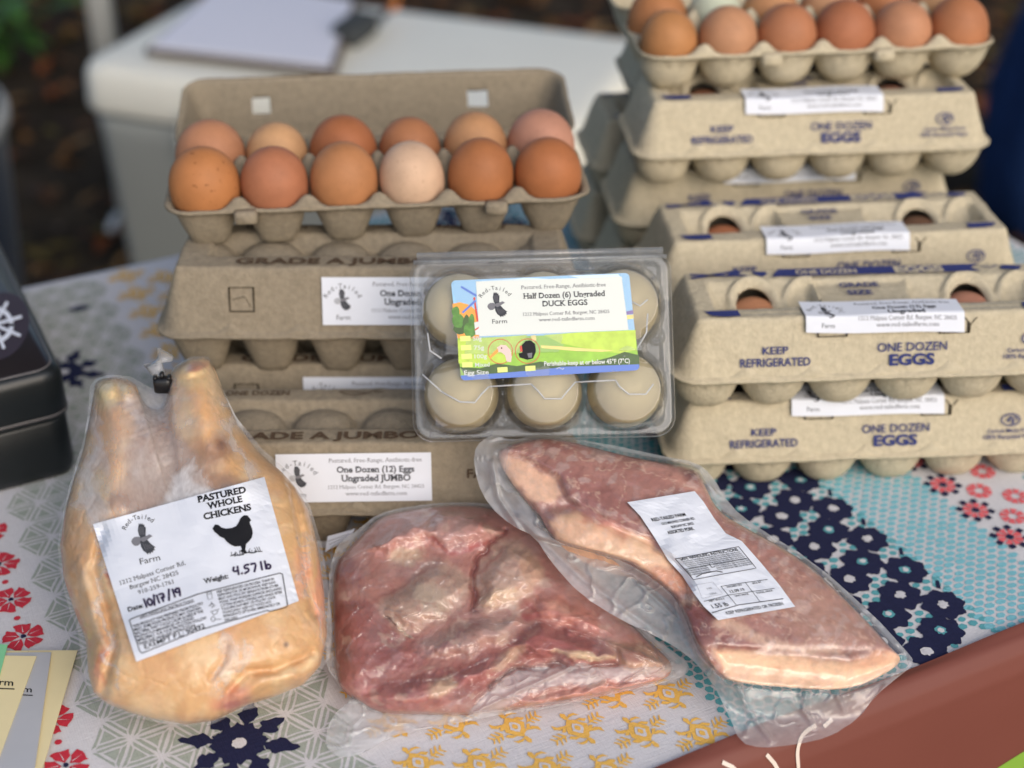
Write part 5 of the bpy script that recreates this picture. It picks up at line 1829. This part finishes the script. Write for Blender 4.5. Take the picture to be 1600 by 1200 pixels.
def slab_lid(u, v):
    d = ray(u, v); q = PC + R3 @ np.array([0, 0, .0306])
    return CAM + d * (((q - CAM) @ uz) / (d @ uz))[..., None]


mb = MB(); V, F = hf_mesh(200, 150, CW, CHT, .012, cl_top, 0); mb.add(V, F, 0, (1, 1, 1), .0)
# turned-up rim of the lid
n_ = 4 * 9; Vr = []
for ins, z in ((0, .0014), (-.0006, .0000), (-.0008, -.0035)):
    for (sx, sy, a0) in ((1, 1, 0), (-1, 1, 90), (-1, -1, 180), (1, -1, 270)):
        for k in range(9):
            a = radians(a0 + 90 * k / 8); Vr.append((sx * (CW / 2 - .012) + (.012 - ins) * cos(a), sy * (CHT / 2 - .012) + (.012 - ins) * sin(a), z))
mb.add(Vr, grid_faces(n_, 3, True), 0, (1, 1, 1), .30)
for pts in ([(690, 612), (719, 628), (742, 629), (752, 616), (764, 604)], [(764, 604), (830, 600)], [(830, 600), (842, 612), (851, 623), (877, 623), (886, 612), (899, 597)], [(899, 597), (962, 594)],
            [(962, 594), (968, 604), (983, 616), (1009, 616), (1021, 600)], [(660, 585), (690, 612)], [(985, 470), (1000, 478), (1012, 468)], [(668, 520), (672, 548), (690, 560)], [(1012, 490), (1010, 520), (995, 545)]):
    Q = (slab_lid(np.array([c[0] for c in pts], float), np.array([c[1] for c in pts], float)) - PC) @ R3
    v, f = tube(Q, .00055, 6); mb.add(v, f, 0, (1, 1, 1), .62)  # milky ridges laid along the creases; their haze paints the zigzag glints
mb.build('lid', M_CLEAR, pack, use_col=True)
mb = MB(); V, F = hf_mesh(150, 110, CW - .003, CHT - .003, .011, cl_bot, 0); mb.add(V, F, 0, (1, 1, 1), .03)
mb.build('tray', M_CLEAR, pack, use_col=True)
mb = MB(); v, f = tube([(-CW / 2 + .004, CHT / 2 + .001, -.002), (CW / 2 - .004, CHT / 2 + .001, -.002)], .0024, 10); mb.add(v, f, 0, (1, 1, 1), .12)
v, f = tube([(-CW / 2 + .002, CHT / 2 - .003, .001), (CW / 2 - .002, CHT / 2 - .003, .001)], .0014, 8); mb.add(v, f, 0, (1, 1, 1), .10)
mb.build('hinge', M_CLEAR, pack, use_col=True)
DC = [(200, 180, 130), (206, 187, 138), (203, 184, 134)]
for j in range(2):
    for i in range(3):
        wpos = PC + R3 @ np.array([EGX[i], EGY[j], -.0005])
        eu = Matrix([list(R3[0]), list(R3[1]), list(R3[2])]).to_euler()
        o = egg(tuple(wpos), DC[(i + j) % 3], 'pale olive-cream duck egg, %s of the %s row in the clear pack' % (('left', 'middle', 'right')[i], ('bottom', 'top')[j]),
                'duck eggs in the clear pack', s=1.02, kind='duck_egg', cat='duck egg')
        o.rotation_euler = eu
# printed label, traced on the lid panel
LP = PC + R3 @ np.array([0, 0, .0318])


class Flat:
    n = uz; p = LP

    def S(s, u, v, h=0.0):
        d = ray(u, v)
        return CAM + d * ((((s.p - CAM) @ s.n) + np.asarray(h, float)) / (d @ s.n))[..., None]


FL = Flat(); Minv = R3.T


def q4(x, y): return (640 + x / 3.81, 400 + y / 3.81)


LM = [mat('label_sky', srgb(150, 200, 238), .35), M_PAPER, mat('label_green', srgb(146, 194, 62), .35, var=.15, vscale=120), mat('label_dark_green', srgb(64, 92, 42), .35, var=.2, vscale=200), mat('label_blue', srgb(92, 124, 204), .35),
      mat('label_orange', srgb(238, 160, 66), .35), mat('label_tree', srgb(84, 134, 52), .35, var=.3, vscale=300), M_INK, M_GREYINK, M_DKGREY, mat('label_lime', srgb(226, 236, 130), .35), mat('label_white', srgb(216, 221, 216), .4),
      mat('label_red', srgb(206, 70, 50), .35), mat('label_pink', srgb(230, 196, 188), .35), mat('label_path', srgb(232, 214, 130), .35), mat('label_cloud', srgb(208, 230, 244), .35), mat('label_violet', srgb(120, 90, 170), .35), mat('label_light_green', srgb(186, 214, 80), .35, var=.12, vscale=160)]
SKY, PAP, GRN, DGR, BLU, ORA, TRE, INK, GRY, DKG, LIM, WH2, RD2, PNK, PTH, CLO, VIO, LGR = range(18)
p = Print()


def P4(pts, mi, ly=1): p.poly([q4(*c) for c in pts], mi, ly)


def arc4(cx, cy, r, a0, a1, n=6): return [(cx + r * cos(radians(a)), cy + r * sin(radians(a))) for a in np.linspace(a0, a1, n)]


P4(arc4(275, 172, 27, 180, 270) + arc4(1282, 128, 27, 270, 355) + [(1336, 400), (1345, 470)] + [(285, 500)], SKY, 0)
P4([(285, 490), (1345, 455)] + arc4(1340, 655, 26, 5, 90) + arc4(330, 712, 26, 90, 175), GRN, .5)
P4([(420, 150), (700, 130), (900, 140), (700, 165)], CLO); P4([(950, 118), (1240, 108), (1270, 135), (1100, 150)], CLO)
P4([(254, 285), (300, 275), (360, 292), (400, 330), (415, 490), (286, 490)], ORA, 1)
for cx, cy, rx, ry in ((275, 330, 24, 34), (290, 385, 38, 44), (300, 430, 44, 40), (340, 400, 24, 50), (360, 440, 40, 50), (370, 380, 20, 36)):
    P4([(cx + rx * cos(q) * rng.uniform(.8, 1.1), cy + ry * sin(q) * rng.uniform(.8, 1.1)) for q in np.linspace(0, 2 * pi, 12)[:-1]], TRE if rng.random() < .6 else DGR, 1.5 + .1 * rng.random())
p.stroke([q4(310, 185), q4(395, 235)], 3.4, BLU, 2); p.stroke([q4(318, 335), q4(390, 268)], 3.4, BLU, 2); p.stroke([q4(385, 250), q4(405, 390)], 3, RD2, 1.8)
P4([(385, 395), (412, 390), (418, 470), (392, 468)], WH2, 1.9); p.stroke([q4(390, 440), q4(412, 425)], 2, RD2, 2.2)
P4([(1290, 330), (1330, 322), (1332, 345), (1292, 350)], VIO, 1); P4([(1292, 352), (1333, 348), (1335, 372), (1294, 378)], PTH, 1)
P4([(286, 500), (700, 470), (640, 560), (560, 640), (292, 640)], LGR, .8)
P4([(800, 470), (1000, 455), (1345, 440), (1350, 560), (1250, 580), (1100, 560), (900, 520)], LGR, .7)
P4([(300, 660), (420, 668), (520, 640), (640, 655), (780, 628), (900, 650), (1050, 640), (1200, 600), (1280, 570), (1366, 590), (1368, 655), (330, 712)], DGR, .9)
P4([(304, 712), (500, 700), (700, 684), (860, 668), (900, 660), (1100, 654), (1366, 645)] + arc4(1342, 655, 26, 5, 90) + arc4(330, 714, 26, 90, 175), BLU, 1.2)
P4([(780, 532), (900, 538), (1060, 552), (1215, 562), (1150, 570), (1000, 566), (880, 556), (785, 548)], PTH, 1.3)
P4([(720, 475), (750, 470), (756, 500), (735, 512)], PTH, 1.3)
P4([(395, 152), (1262, 122), (1303, 440), (415, 478)], WH2, 2.5)
EE = dict(ex=(.9993, -.035), ey=(-.06, -.998))


def T4(t, x, y, w, h, mi, b=0, serif=True, ly=4, align='c'): X_, Y_ = q4(x, y); p.text(t, X_, Y_, w=w / 3.81, h=h / 3.81, mi=mi, bold=b, serif=serif, layer=ly, align=align, **EE)


T4('Pastured, Free-Range, Antibiotic-free', 915, 178, 505, 22, GRY); T4('Half Dozen (6) Ungraded', 920, 230, 490, 32, DKG, .02); T4('DUCK EGGS', 925, 279, 268, 32, DKG, .02)
T4('1212 Malpass Corner Rd. Burgaw, NC 28425', 932, 338, 515, 20, GRY); T4('www.red-tailedfarm.com', 935, 374, 335, 20, GRY)
arc_text(p, 'Red-Tailed', *q4(515, 300), 29, 142, 40, 6.4, DKG, 0, EE['ex'], EE['ey'], 4)
X_, Y_ = q4(524, 290); hawk(p, X_, Y_, 40, c=(DKG, GRY, GRY), base=2.5, **EE)
T4('Farm', 536, 388, 88, 26, DKG, 0, False)
for k, (t, y) in enumerate((('50g', 492), ('75g', 546), ('100g', 598), ('Mixed', 648))):
    P4([(300 + 4 * k, y - 14), (362 + 4 * k, y - 17), (364 + 4 * k, y + 13), (302 + 4 * k, y + 16)], LIM, 1.8)
    T4(t, 378 + 4 * k, y, 50 + 12 * k, 24, WH2, .01, False, 3, 'l')
T4('Egg Size', 398, 693, 146, 26, WH2, .01, False, 3)
P4([(522, 664), (582, 660), (584, 690), (524, 694)], LIM, 2); P4([(688, 656), (748, 652), (750, 682), (690, 686)], LIM, 2)
T4('Perishable-keep at or below 45\u00b0F (7\u00b0C)', 1056, 632, 510, 26, WH2, .02, False, 3)
p.stroke([q4(875, 672), q4(890, 664), q4(905, 672)], .8, WH2, 3); p.stroke([q4(910, 676), q4(918, 668)], .8, WH2, 3)
for cx, cy in ((540, 568), (702, 566)):
    p.stroke([q4(cx + 73 * cos(a), cy + 73 * sin(a)) for a in np.linspace(0, 2 * pi, 30)[:-1]], 1.1, RD2, 2, closed=True)
P4([(520, 545), (545, 528), (575, 532), (600, 560), (608, 600), (604, 632), (578, 628), (568, 590), (545, 572), (525, 570)], PNK, 2.2)
P4([(525, 550), (528, 572), (480, 612), (474, 602), (500, 572)], ORA, 2.4); p.disc(*q4(548, 548), 1.2, INK, 3)
P4([(668, 530), (690, 506), (720, 502), (748, 525), (752, 570), (735, 610), (700, 618), (655, 604), (648, 580), (670, 575)], INK, 2.2)
P4([(655, 535), (668, 532), (672, 568), (658, 572)], RD2, 2.6); P4([(700, 580), (730, 575), (728, 605), (708, 606)], GRY, 2.5)


def bow(x, y, ly):
    P = FL.S(np.asarray(x, float), np.asarray(y, float), .00012 * np.asarray(ly))
    return (P - PC) @ R3


mb = MB(); p.into(mb, bow); mb.build('label', LM, pack)

# ---------------------------------------------------------------- black cash box
bc = at(131, 745, 0)
BYAW = radians(27); be = np.array([cos(BYAW), sin(BYAW), 0]); bn_ = np.array([-sin(BYAW), cos(BYAW), 0])
BW, BD, BH = .30, .272, .088
bctr = bc - be * (BW / 2) + bn_ * (BD / 2)
cash = empty('cash_box', tuple(bctr), BYAW, 'black metal cash box with a white ship wheel emblem on its lid', 'cash box')
M_BOX = mat('black_enamel', srgb(24, 28, 30), .38, .5, var=.1, vscale=40, bump=.06, bscale=500)
M_BOXT = mat('dark_lid_enamel', srgb(34, 30, 32), .32, .5, var=.08, vscale=40, bump=.05, bscale=500)
M_EDGE = mat('pale_edge', srgb(92, 88, 88), .35, .5)  # paler strips along the lid seam and top edge
mb = MB(); v, f = box_rings(BW - .004, BD - .004, [(.006, .0015), (.002, .004), (0, .010), (0, .047), (.0015, .049)], .014, 8); mb.add(v, f); mb.build('body', M_BOX, cash)
mb = MB(); v, f = box_rings(BW, BD, [(.001, .0505), (0, .0515), (0, .080), (.0012, .0845), (.004, .0872), (.0060, .0878)], .015, 8); mb.add(v, f)
lidb = mb.build('lid', M_BOX, cash)
mb = MB(); v, f = box_rings(BW - .012, BD - .012, [(.0, .0879), (.0004, .0884)], .012, 8); mb.add(v, f); mb.build('top_panel', M_BOXT, lidb)
mb = MB(); v, f = box_rings(BW + .0008, BD + .0008, [(.0006, .0530), (0, .0534), (0, .0548), (.0006, .0552)], .0155, 8); mb.add(v, f)
v, f = box_rings(BW - .0092, BD - .0092, [(.0, .08785), (.0005, .0886), (.0012, .0886)], .0135, 8); mb.add(v, f[:-2])
mb.build('edge_trim', M_EDGE, lidb)
p = Print()
cxw, cyw = -8, 508
p.poly([(cxw + 8 + 46 * cos(q), cyw + 2 + 52 * sin(q) - 10 * cos(q)) for q in np.linspace(0, 2 * pi, 36)[:-1]], 0, 0)
p.stroke([(cxw + 26 * cos(q), cyw + 25 * sin(q)) for q in np.linspace(0, 2 * pi, 30)[:-1]], 7, 1, 1, closed=True)
for k in range(8):
    a = 2 * pi * k / 8 + radians(26); p.stroke([(cxw + 6 * cos(a), cyw + 6 * sin(a)), (cxw + 43 * cos(a), cyw + 38 * sin(a))], 5, 1, 2)
p.disc(cxw, cyw, 8, 1, 2.5)
mb = MB(); Rz = np.array([[cos(BYAW), -sin(BYAW)], [sin(BYAW), cos(BYAW)]])


def boxtop(x, y, ly):
    P = at(np.asarray(x, float), np.asarray(y, float), .0887) - bctr
    xy = P[:, :2] @ Rz
    return np.column_stack([xy, np.full(len(xy), .0887) + .0002 * np.asarray(ly)])


p.into(mb, boxtop); mb.build('emblem', [mat('maroon_disc', srgb(44, 18, 20), .4), M_PAPER], lidb)

# ---------------------------------------------------------------- paper cards, lower left corner
M_CREAM = mat('cream_card', srgb(226, 212, 166), .7, .3, var=.02, vscale=60); M_GRYC = mat('grey_card', srgb(176, 178, 182), .7, .3, var=.02, vscale=60)
M_GRNC = mat('green_card', srgb(130, 200, 150), .7, .3)


def card(poly, z, m, label, prints=()):
    P = at(np.array([c[0] for c in poly], float), np.array([c[1] for c in poly], float), z); o_ = P.mean(0); o_[2] = ZT + z
    mb = MB(); n = len(P)
    mb.add(np.vstack([P, P - [0, 0, .0005]]), [tuple(range(n))[::-1], tuple(range(n, 2 * n))] + [(i, (i + 1) % n, n + (i + 1) % n, n + i) for i in range(n)], 0, flat=True)
    q = Print()
    for t, x, y, w_, h_ in prints:
        q.text(t, x, y, w=w_, h=h_, mi=1, ex=(.99, .06), ey=(.10, -.98), bold=.01)
        q.stroke([(x - w_ * .8, y + h_ * .95), (x + w_ * .55, y + h_ * 1.05)], 1.6, 1, 1)
    q.into(mb, lambda x, y, ly: at(np.asarray(x, float), np.asarray(y, float), z + .0003))
    o = mb.build('paper_card', [m, M_INK], None, o_); o.location = o_
    return tag(o, label, 'card', 'paper cards by the chicken')


card([(84, 1016), (121, 1016), (62, 1216), (-70, 1216), (-20, 1017)], .0060, M_CREAM, 'cream paper card lowest in the pile, its edge nearest the bagged chicken')
card([(-20, 1017), (45, 1017), (10, 1090), (-60, 1090)], .0068, M_CREAM, 'cream paper card peeking out behind the front cream card')
card([(-10, 1020), (80, 1019), (52, 1216), (-90, 1216)], .0076, M_GRYC, 'grey paper card between the two cream ones', [('m', 43, 1077, 14, 9)])
card([(-60, 1023), (57, 1025), (-6, 1196), (-120, 1192)], .0084, M_CREAM, 'cream paper card on top of the pile beside the green slip', [('rm', 10, 1066, 22, 10)])
card([(-60, 1004), (12, 1007), (-3, 1064), (-80, 1060)], .0092, M_GRNC, 'small green paper slip on top of the cream cards')

# ---------------------------------------------------------------- things behind the table
CTOP = -.25
lf = at(106, 100, CTOP); CY = radians(-21)
ce, cn = np.array([cos(CY), sin(CY), 0]), np.array([-sin(CY), cos(CY), 0])
CLN, CDP = .88, .47
cc = lf + ce * CLN / 2 + cn * CDP / 2
M_COOL = mat("white_cooler_plastic", srgb(246, 244, 230), .45, .4, var=.02, vscale=6, bump=.05, bscale=60); M_COOL_SHADED = mat('shaded_cooler_plastic', srgb(164, 168, 164), .5, .4, var=.03, vscale=6)  # grey body tone paints the shade on the white cooler's sides
cooler = empty('cooler', (cc[0], cc[1], 0), CY, 'large white plastic ice cooler standing on the ground behind the egg cartons', 'cooler')
h_ = ZT + CTOP
mb = MB(); v, f = box_rings(CLN - .02, CDP - .02, [(.045, 0), (.030, .01), (.022, .05), (.004, h_ - .13), (0, h_ - .095), (.006, h_ - .085)], .05, 8); mb.add(v, f); mb.build('body', M_COOL_SHADED, cooler)
mb = MB(); v, f = box_rings(CLN, CDP, [(.012, h_ - .083), (.002, h_ - .078), (0, h_ - .070), (.004, h_ - .020), (.012, h_ - .006), (.026, h_ - .001), (.05, h_)], .055, 8); mb.add(v, f); mb.build('lid', M_COOL, cooler)
for s in (-1, 1):
    mb = MB(); v, f = tube([(s * (CLN / 2 - .01), -.09, h_ - .20), (s * (CLN / 2 + .035), -.08, h_ - .21), (s * (CLN / 2 + .035), .08, h_ - .21), (s * (CLN / 2 - .01), .09, h_ - .20)], .012, 8); mb.add(v, f); mb.build('handle', M_COOL_SHADED, cooler)
for s in (-.22, .22):
    mb = MB(); v, f = box_rings(.05, .016, [(0, h_ - .12), (.002, h_ - .118), (.002, h_ - .06), (0, h_ - .058)], .004); mb.add(v + [s, -CDP / 2 + .001, 0], f); mb.build('latch', M_COOL, cooler)
# clipboard with order sheets and pens
zb = CTOP + .004


def pxbox(name, m, poly, z, th, parent, org):
    P = at(np.array([c[0] for c in poly], float), np.array([c[1] for c in poly], float), z); n = len(P)
    mb = MB(); mb.add(np.vstack([P, P - [0, 0, th]]), [tuple(range(n)), tuple(range(2 * n - 1, n - 1, -1))] + [(i, n + i, n + (i + 1) % n, (i + 1) % n) for i in range(n)], 0, flat=True)
    return mb.build(name, m, parent, org)


bo_ = at(400, 60, CTOP); clip = empty('clipboard', tuple(bo_), 0, 'clipboard with white order sheets lying on the cooler lid', 'clipboard')
pxbox('board', mat('brown_hardboard', srgb(90, 74, 60), .6), [(226, 78), (524, 112), (560, 2), (345, -30)], zb + .010, .008, clip, bo_)
pxbox('paper', mat('white_paper', srgb(236, 236, 246), .7), [(236, 70), (514, 101), (550, 0), (350, -30)], zb + .018, .006, clip, bo_)
pw_ = at(556, 62, CTOP)
wal = empty('key_pouch', tuple(pw_), radians(-20), 'dark pouch with keys lying at the clipboard\'s right end', 'pouch')
M_CHAR = mat('charcoal_fabric', srgb(58, 62, 64), .8); mb = MB(); v, f = box_rings(.055, .10, [(.008, .001), (0, .010), (0, .026), (.006, .036), (.016, .040)], .018, 6); mb.add(v, f); mb.build('pouch', M_CHAR, wal)
mb = MB(); v, f = tube([(-.004, .05, .02), (.0, .075, .018), (.012, .085, .015), (.02, .07, .012), (.010, .05, .018)], .003, 8); mb.add(v, f); mb.build('key_ring', M_STEEL, wal)
pp_ = at(592, 48, CTOP); pen = empty('marker_pen', tuple(pp_), radians(60), 'dark marker pen with orange cap leaning on the pouch', 'pen')
mb = MB(); v, f = tube([(-.06, 0, .010), (.0, 0, .020), (.035, 0, .027)], [.006, .006, .0055], 10); mb.add(v, f); mb.build('barrel', M_CHAR, pen)
mb = MB(); v, f = tube([(.036, 0, .027), (.060, 0, .032), (.066, 0, .033)], [.0066, .0062, .003], 10); mb.add(v, f); mb.build('cap', mat('orange_cap', srgb(214, 130, 60), .4), pen)

# blue drum with grey lid, left
M_BLUE = mat('dark_blue_plastic', srgb(10, 26, 48), .4, .5, var=.08, vscale=10); M_DGRY = mat('dark_grey_plastic', srgb(38, 42, 42), .5); M_BAND = mat('pale_band', srgb(140, 142, 142), .5)
dx_, dy_ = -.862, 1.80
drum = empty('trash_can', (dx_, dy_, 0), 0, 'dark blue round trash can with pale rim band and grey lid at the left edge', 'trash can')
mb = MB(); v, f = lathe([(.001, .004), (.15, .004), (.165, .02), (.185, .3), (.205, .600), (.203, .608)], 48); mb.add(v, f); mb.build('bin_body', M_BLUE, drum)
mb = MB(); v, f = lathe([(.200, .606), (.212, .609), (.214, .626), (.210, .634), (.200, .636)], 48); mb.add(v, f); mb.build('rim_band', M_BAND, drum)
mb = MB(); v, f = lathe([(.204, .636), (.203, .645), (.17, .676), (.10, .692), (.001, .697)], 48); mb.add(v, f); mb.build('bin_lid', M_DGRY, drum)

# blue fabric bag, right
bx, by = 1.17, 2.80
bag = empty('tote_bag', (bx, by, 0), radians(8), 'dark blue fabric bag standing on the ground at the right edge', 'bag')
M_DENIM = mat('dark_blue_fabric', srgb(22, 48, 92), .85, .2, var=.25, vscale=30, bump=.5, bscale=40, bdist=.01)
V = []; nn = 40; lev = [(0, .80, .004), (.05, .95, .02), (.16, 1.04, .0), (.30, 1.0, .0), (.42, .93, 0), (.47, .86, 0), (.465, .80, 0), (.30, .74, 0), (.12, .7, 0)]
for z, k, _ in lev:
    for i in range(nn):
        a = 2 * pi * i / nn; r = (abs(cos(a)) ** 3 + abs(sin(a)) ** 3) ** (-1 / 3) * (1 + .03 * sin(3 * a + z * 20) + .02 * sin(7 * a))
        V.append((.22 * k * r * cos(a), .15 * k * r * sin(a), z + .012 * sin(2 * a) * (z > .4)))
mb = MB(); F = grid_faces(nn, len(lev), True); F.append(tuple(range(nn))[::-1]); F.append(tuple(range((len(lev) - 1) * nn, len(lev) * nn))); mb.add(V, F); mb.build('bag_body', M_DENIM, bag)
for s in (-1, 1):
    mb = MB(); v, f = tube(chaikin([(-.10, s * .115), (-.08, s * .115), (0, s * .115), (.08, s * .115), (.10, s * .115)], 1, False).tolist() and [(-.10, s * .12, .42), (-.09, s * .13, .54), (-.04, s * .13, .60), (.04, s * .13, .60), (.09, s * .13, .54), (.10, s * .12, .42)], .011, 8); mb.add(v, f); mb.build('strap', M_DENIM, bag)

# market canopy: one leg shows behind the cooler, unseen roof placed to cut top light
CX0, CX1, CY0, CY1, CZ = -.782, 2.25, 1.05, 2.80, 2.12
M_CAN = mat('white_canopy_fabric', srgb(210, 210, 212), .8, .2); M_LEG = mat('white_steel', srgb(214, 214, 208), .4, .5)
can = empty('market_canopy', ((CX0 + CX1) / 2, (CY0 + CY1) / 2, 0), 0, 'white market canopy, one leg in view behind the cooler, unseen roof added for shade', 'canopy')
hx, hy = (CX1 - CX0) / 2, (CY1 - CY0) / 2
for sx in (-1, 1):
    for sy in (-1, 1):
        mb = MB(); v, f = box_rings(.042, .042, [(0, 0), (0, CZ)], .006, 3); mb.add(v + [sx * hx, sy * hy, 0], f)
        v, f = box_rings(.09, .09, [(0, 0.001), (0, .006)], .006, 3); mb.add(v + [sx * hx, sy * hy, 0], f); mb.build('leg', M_LEG, can)
mb = MB(); mb.add([(-hx, -hy, CZ), (hx, -hy, CZ), (hx, hy, CZ), (-hx, hy, CZ), (0, 0, CZ + .75)], [(0, 1, 4), (1, 2, 4), (2, 3, 4), (3, 0, 4)], flat=True); mb.build('roof', M_CAN, can)
mb = MB(); mb.add([(-hx, -hy, CZ), (hx, -hy, CZ), (hx, hy, CZ), (-hx, hy, CZ), (-hx, -hy, CZ - .10), (hx, -hy, CZ - .10), (hx, hy, CZ - .10), (-hx, hy, CZ - .10)], [(0, 1, 5, 4), (1, 2, 6, 5), (2, 3, 7, 6), (3, 0, 4, 7)], flat=True); mb.build('valance', M_CAN, can)

# ---------------------------------------------------------------- ground, leaf litter, weeds
M_GND = mat('forest_soil', srgb(58, 48, 36), .95, .1, var=.45, vscale=6, bump=.8, bscale=14, bdist=.03)
g = np.concatenate([-np.geomspace(150, 8, 8), np.linspace(-6, 6, 49), np.geomspace(8, 150, 8)])
GX, GY = np.meshgrid(g, g + 2); gz = np.where((np.abs(GX) < 6) & (GY < 9), .03 * (fbm(GX + 20, GY + 20, .8, 3, 7) - .62), -.01); gz = np.minimum(gz, -.001)
mb = MB(); mb.add(np.stack([GX, GY, gz], -1).reshape(-1, 3), grid_faces(len(g), len(g))); gd = mb.build('ground', M_GND); tag(gd, 'dark leaf-strewn soil under the stall', 'ground', kind='structure')
M_LEAF = mat('dead_leaves', rough=.75, spec=.3, attr=True, var=.25, vscale=60)
LC = [srgb(92, 62, 36), srgb(120, 84, 46), srgb(74, 50, 30), srgb(140, 110, 74), srgb(96, 84, 44), srgb(60, 44, 30), srgb(116, 66, 34)]
mb = MB()
for i in range(4200):
    x, y = rng.uniform(-2.6, 2.6), 1.6 + 4.6 * rng.random() ** 1.1
    L_, W_ = rng.uniform(.035, .085), rng.uniform(.018, .04); a = rng.uniform(0, 2 * pi); c_ = rng.uniform(.004, .03)
    P = np.array([(-L_ / 2, 0, c_ * .4), (-L_ * .2, W_ / 2, c_), (L_ * .2, W_ * .45, c_ * .8), (L_ / 2, 0, .3 * c_), (L_ * .2, -W_ * .45, c_ * .9), (-L_ * .2, -W_ / 2, c_ * .6), (0, 0, .001)])
    ca, sa = cos(a), sin(a); t1 = rng.uniform(-.4, .4)
    P[:, 2] += P[:, 0] * t1 + abs(t1) * L_ / 2
    P = np.stack([x + P[:, 0] * ca - P[:, 1] * sa, y + P[:, 0] * sa + P[:, 1] * ca, P[:, 2] + .004], 1)
    mb.add(P, [(0, 6, 1), (1, 6, 2), (2, 6, 3), (3, 6, 4), (4, 6, 5), (5, 6, 0)], 0, np.array(LC[rng.integers(len(LC))]) * rng.uniform(.6, 1.25))
ll = mb.build('leaf_litter', M_LEAF, use_col=True); tag(ll, 'brown fallen leaves covering the ground behind the table', 'leaves', kind='stuff')
M_WEED = mat('weed_leaf', srgb(58, 96, 28), .6, .4, var=.25, vscale=30)
for k, (px, py, n, hgt, nm) in enumerate(((2, 84, 14, .24, 'broad-leaved green weed at the upper left edge of the leaf litter'), (18, 112, 6, .10, 'small green seedling in front of the broad-leaved weed'))):
    o_ = at(px, py, -ZT); mb = MB()
    for i in range(n):
        a = rng.uniform(0, 2 * pi); L_ = rng.uniform(.10, .18) * (1 if k == 0 else .7); r0 = rng.uniform(.0, .16) * (1 if k == 0 else .4); z0 = hgt * rng.uniform(.4, 1)
        pts = [(r0 * cos(a), r0 * sin(a), z0)]
        v, f = tube([(0, 0, .0), (r0 * .5 * cos(a), r0 * .5 * sin(a), z0 * .7), (r0 * cos(a), r0 * sin(a), z0)], .003, 5); mb.add(v, f)
        V = []
        for q in np.linspace(0, 1, 6):
            wv = .042 * sin(pi * (.12 + .88 * q) ** .8) * (1 if k == 0 else .6); rr = r0 + q * L_; zz = z0 + .03 * sin(q * 2.2) - .05 * q * q
            for sgn in (-1, 0, 1): V.append((rr * cos(a) - sgn * wv * sin(a), rr * sin(a) + sgn * wv * cos(a), zz + .008 * abs(sgn)))
        mb.add(V, grid_faces(3, 6))
    o = mb.build('weed_plant', M_WEED); o.location = (o_[0], o_[1], 0); tag(o, nm, 'weed')
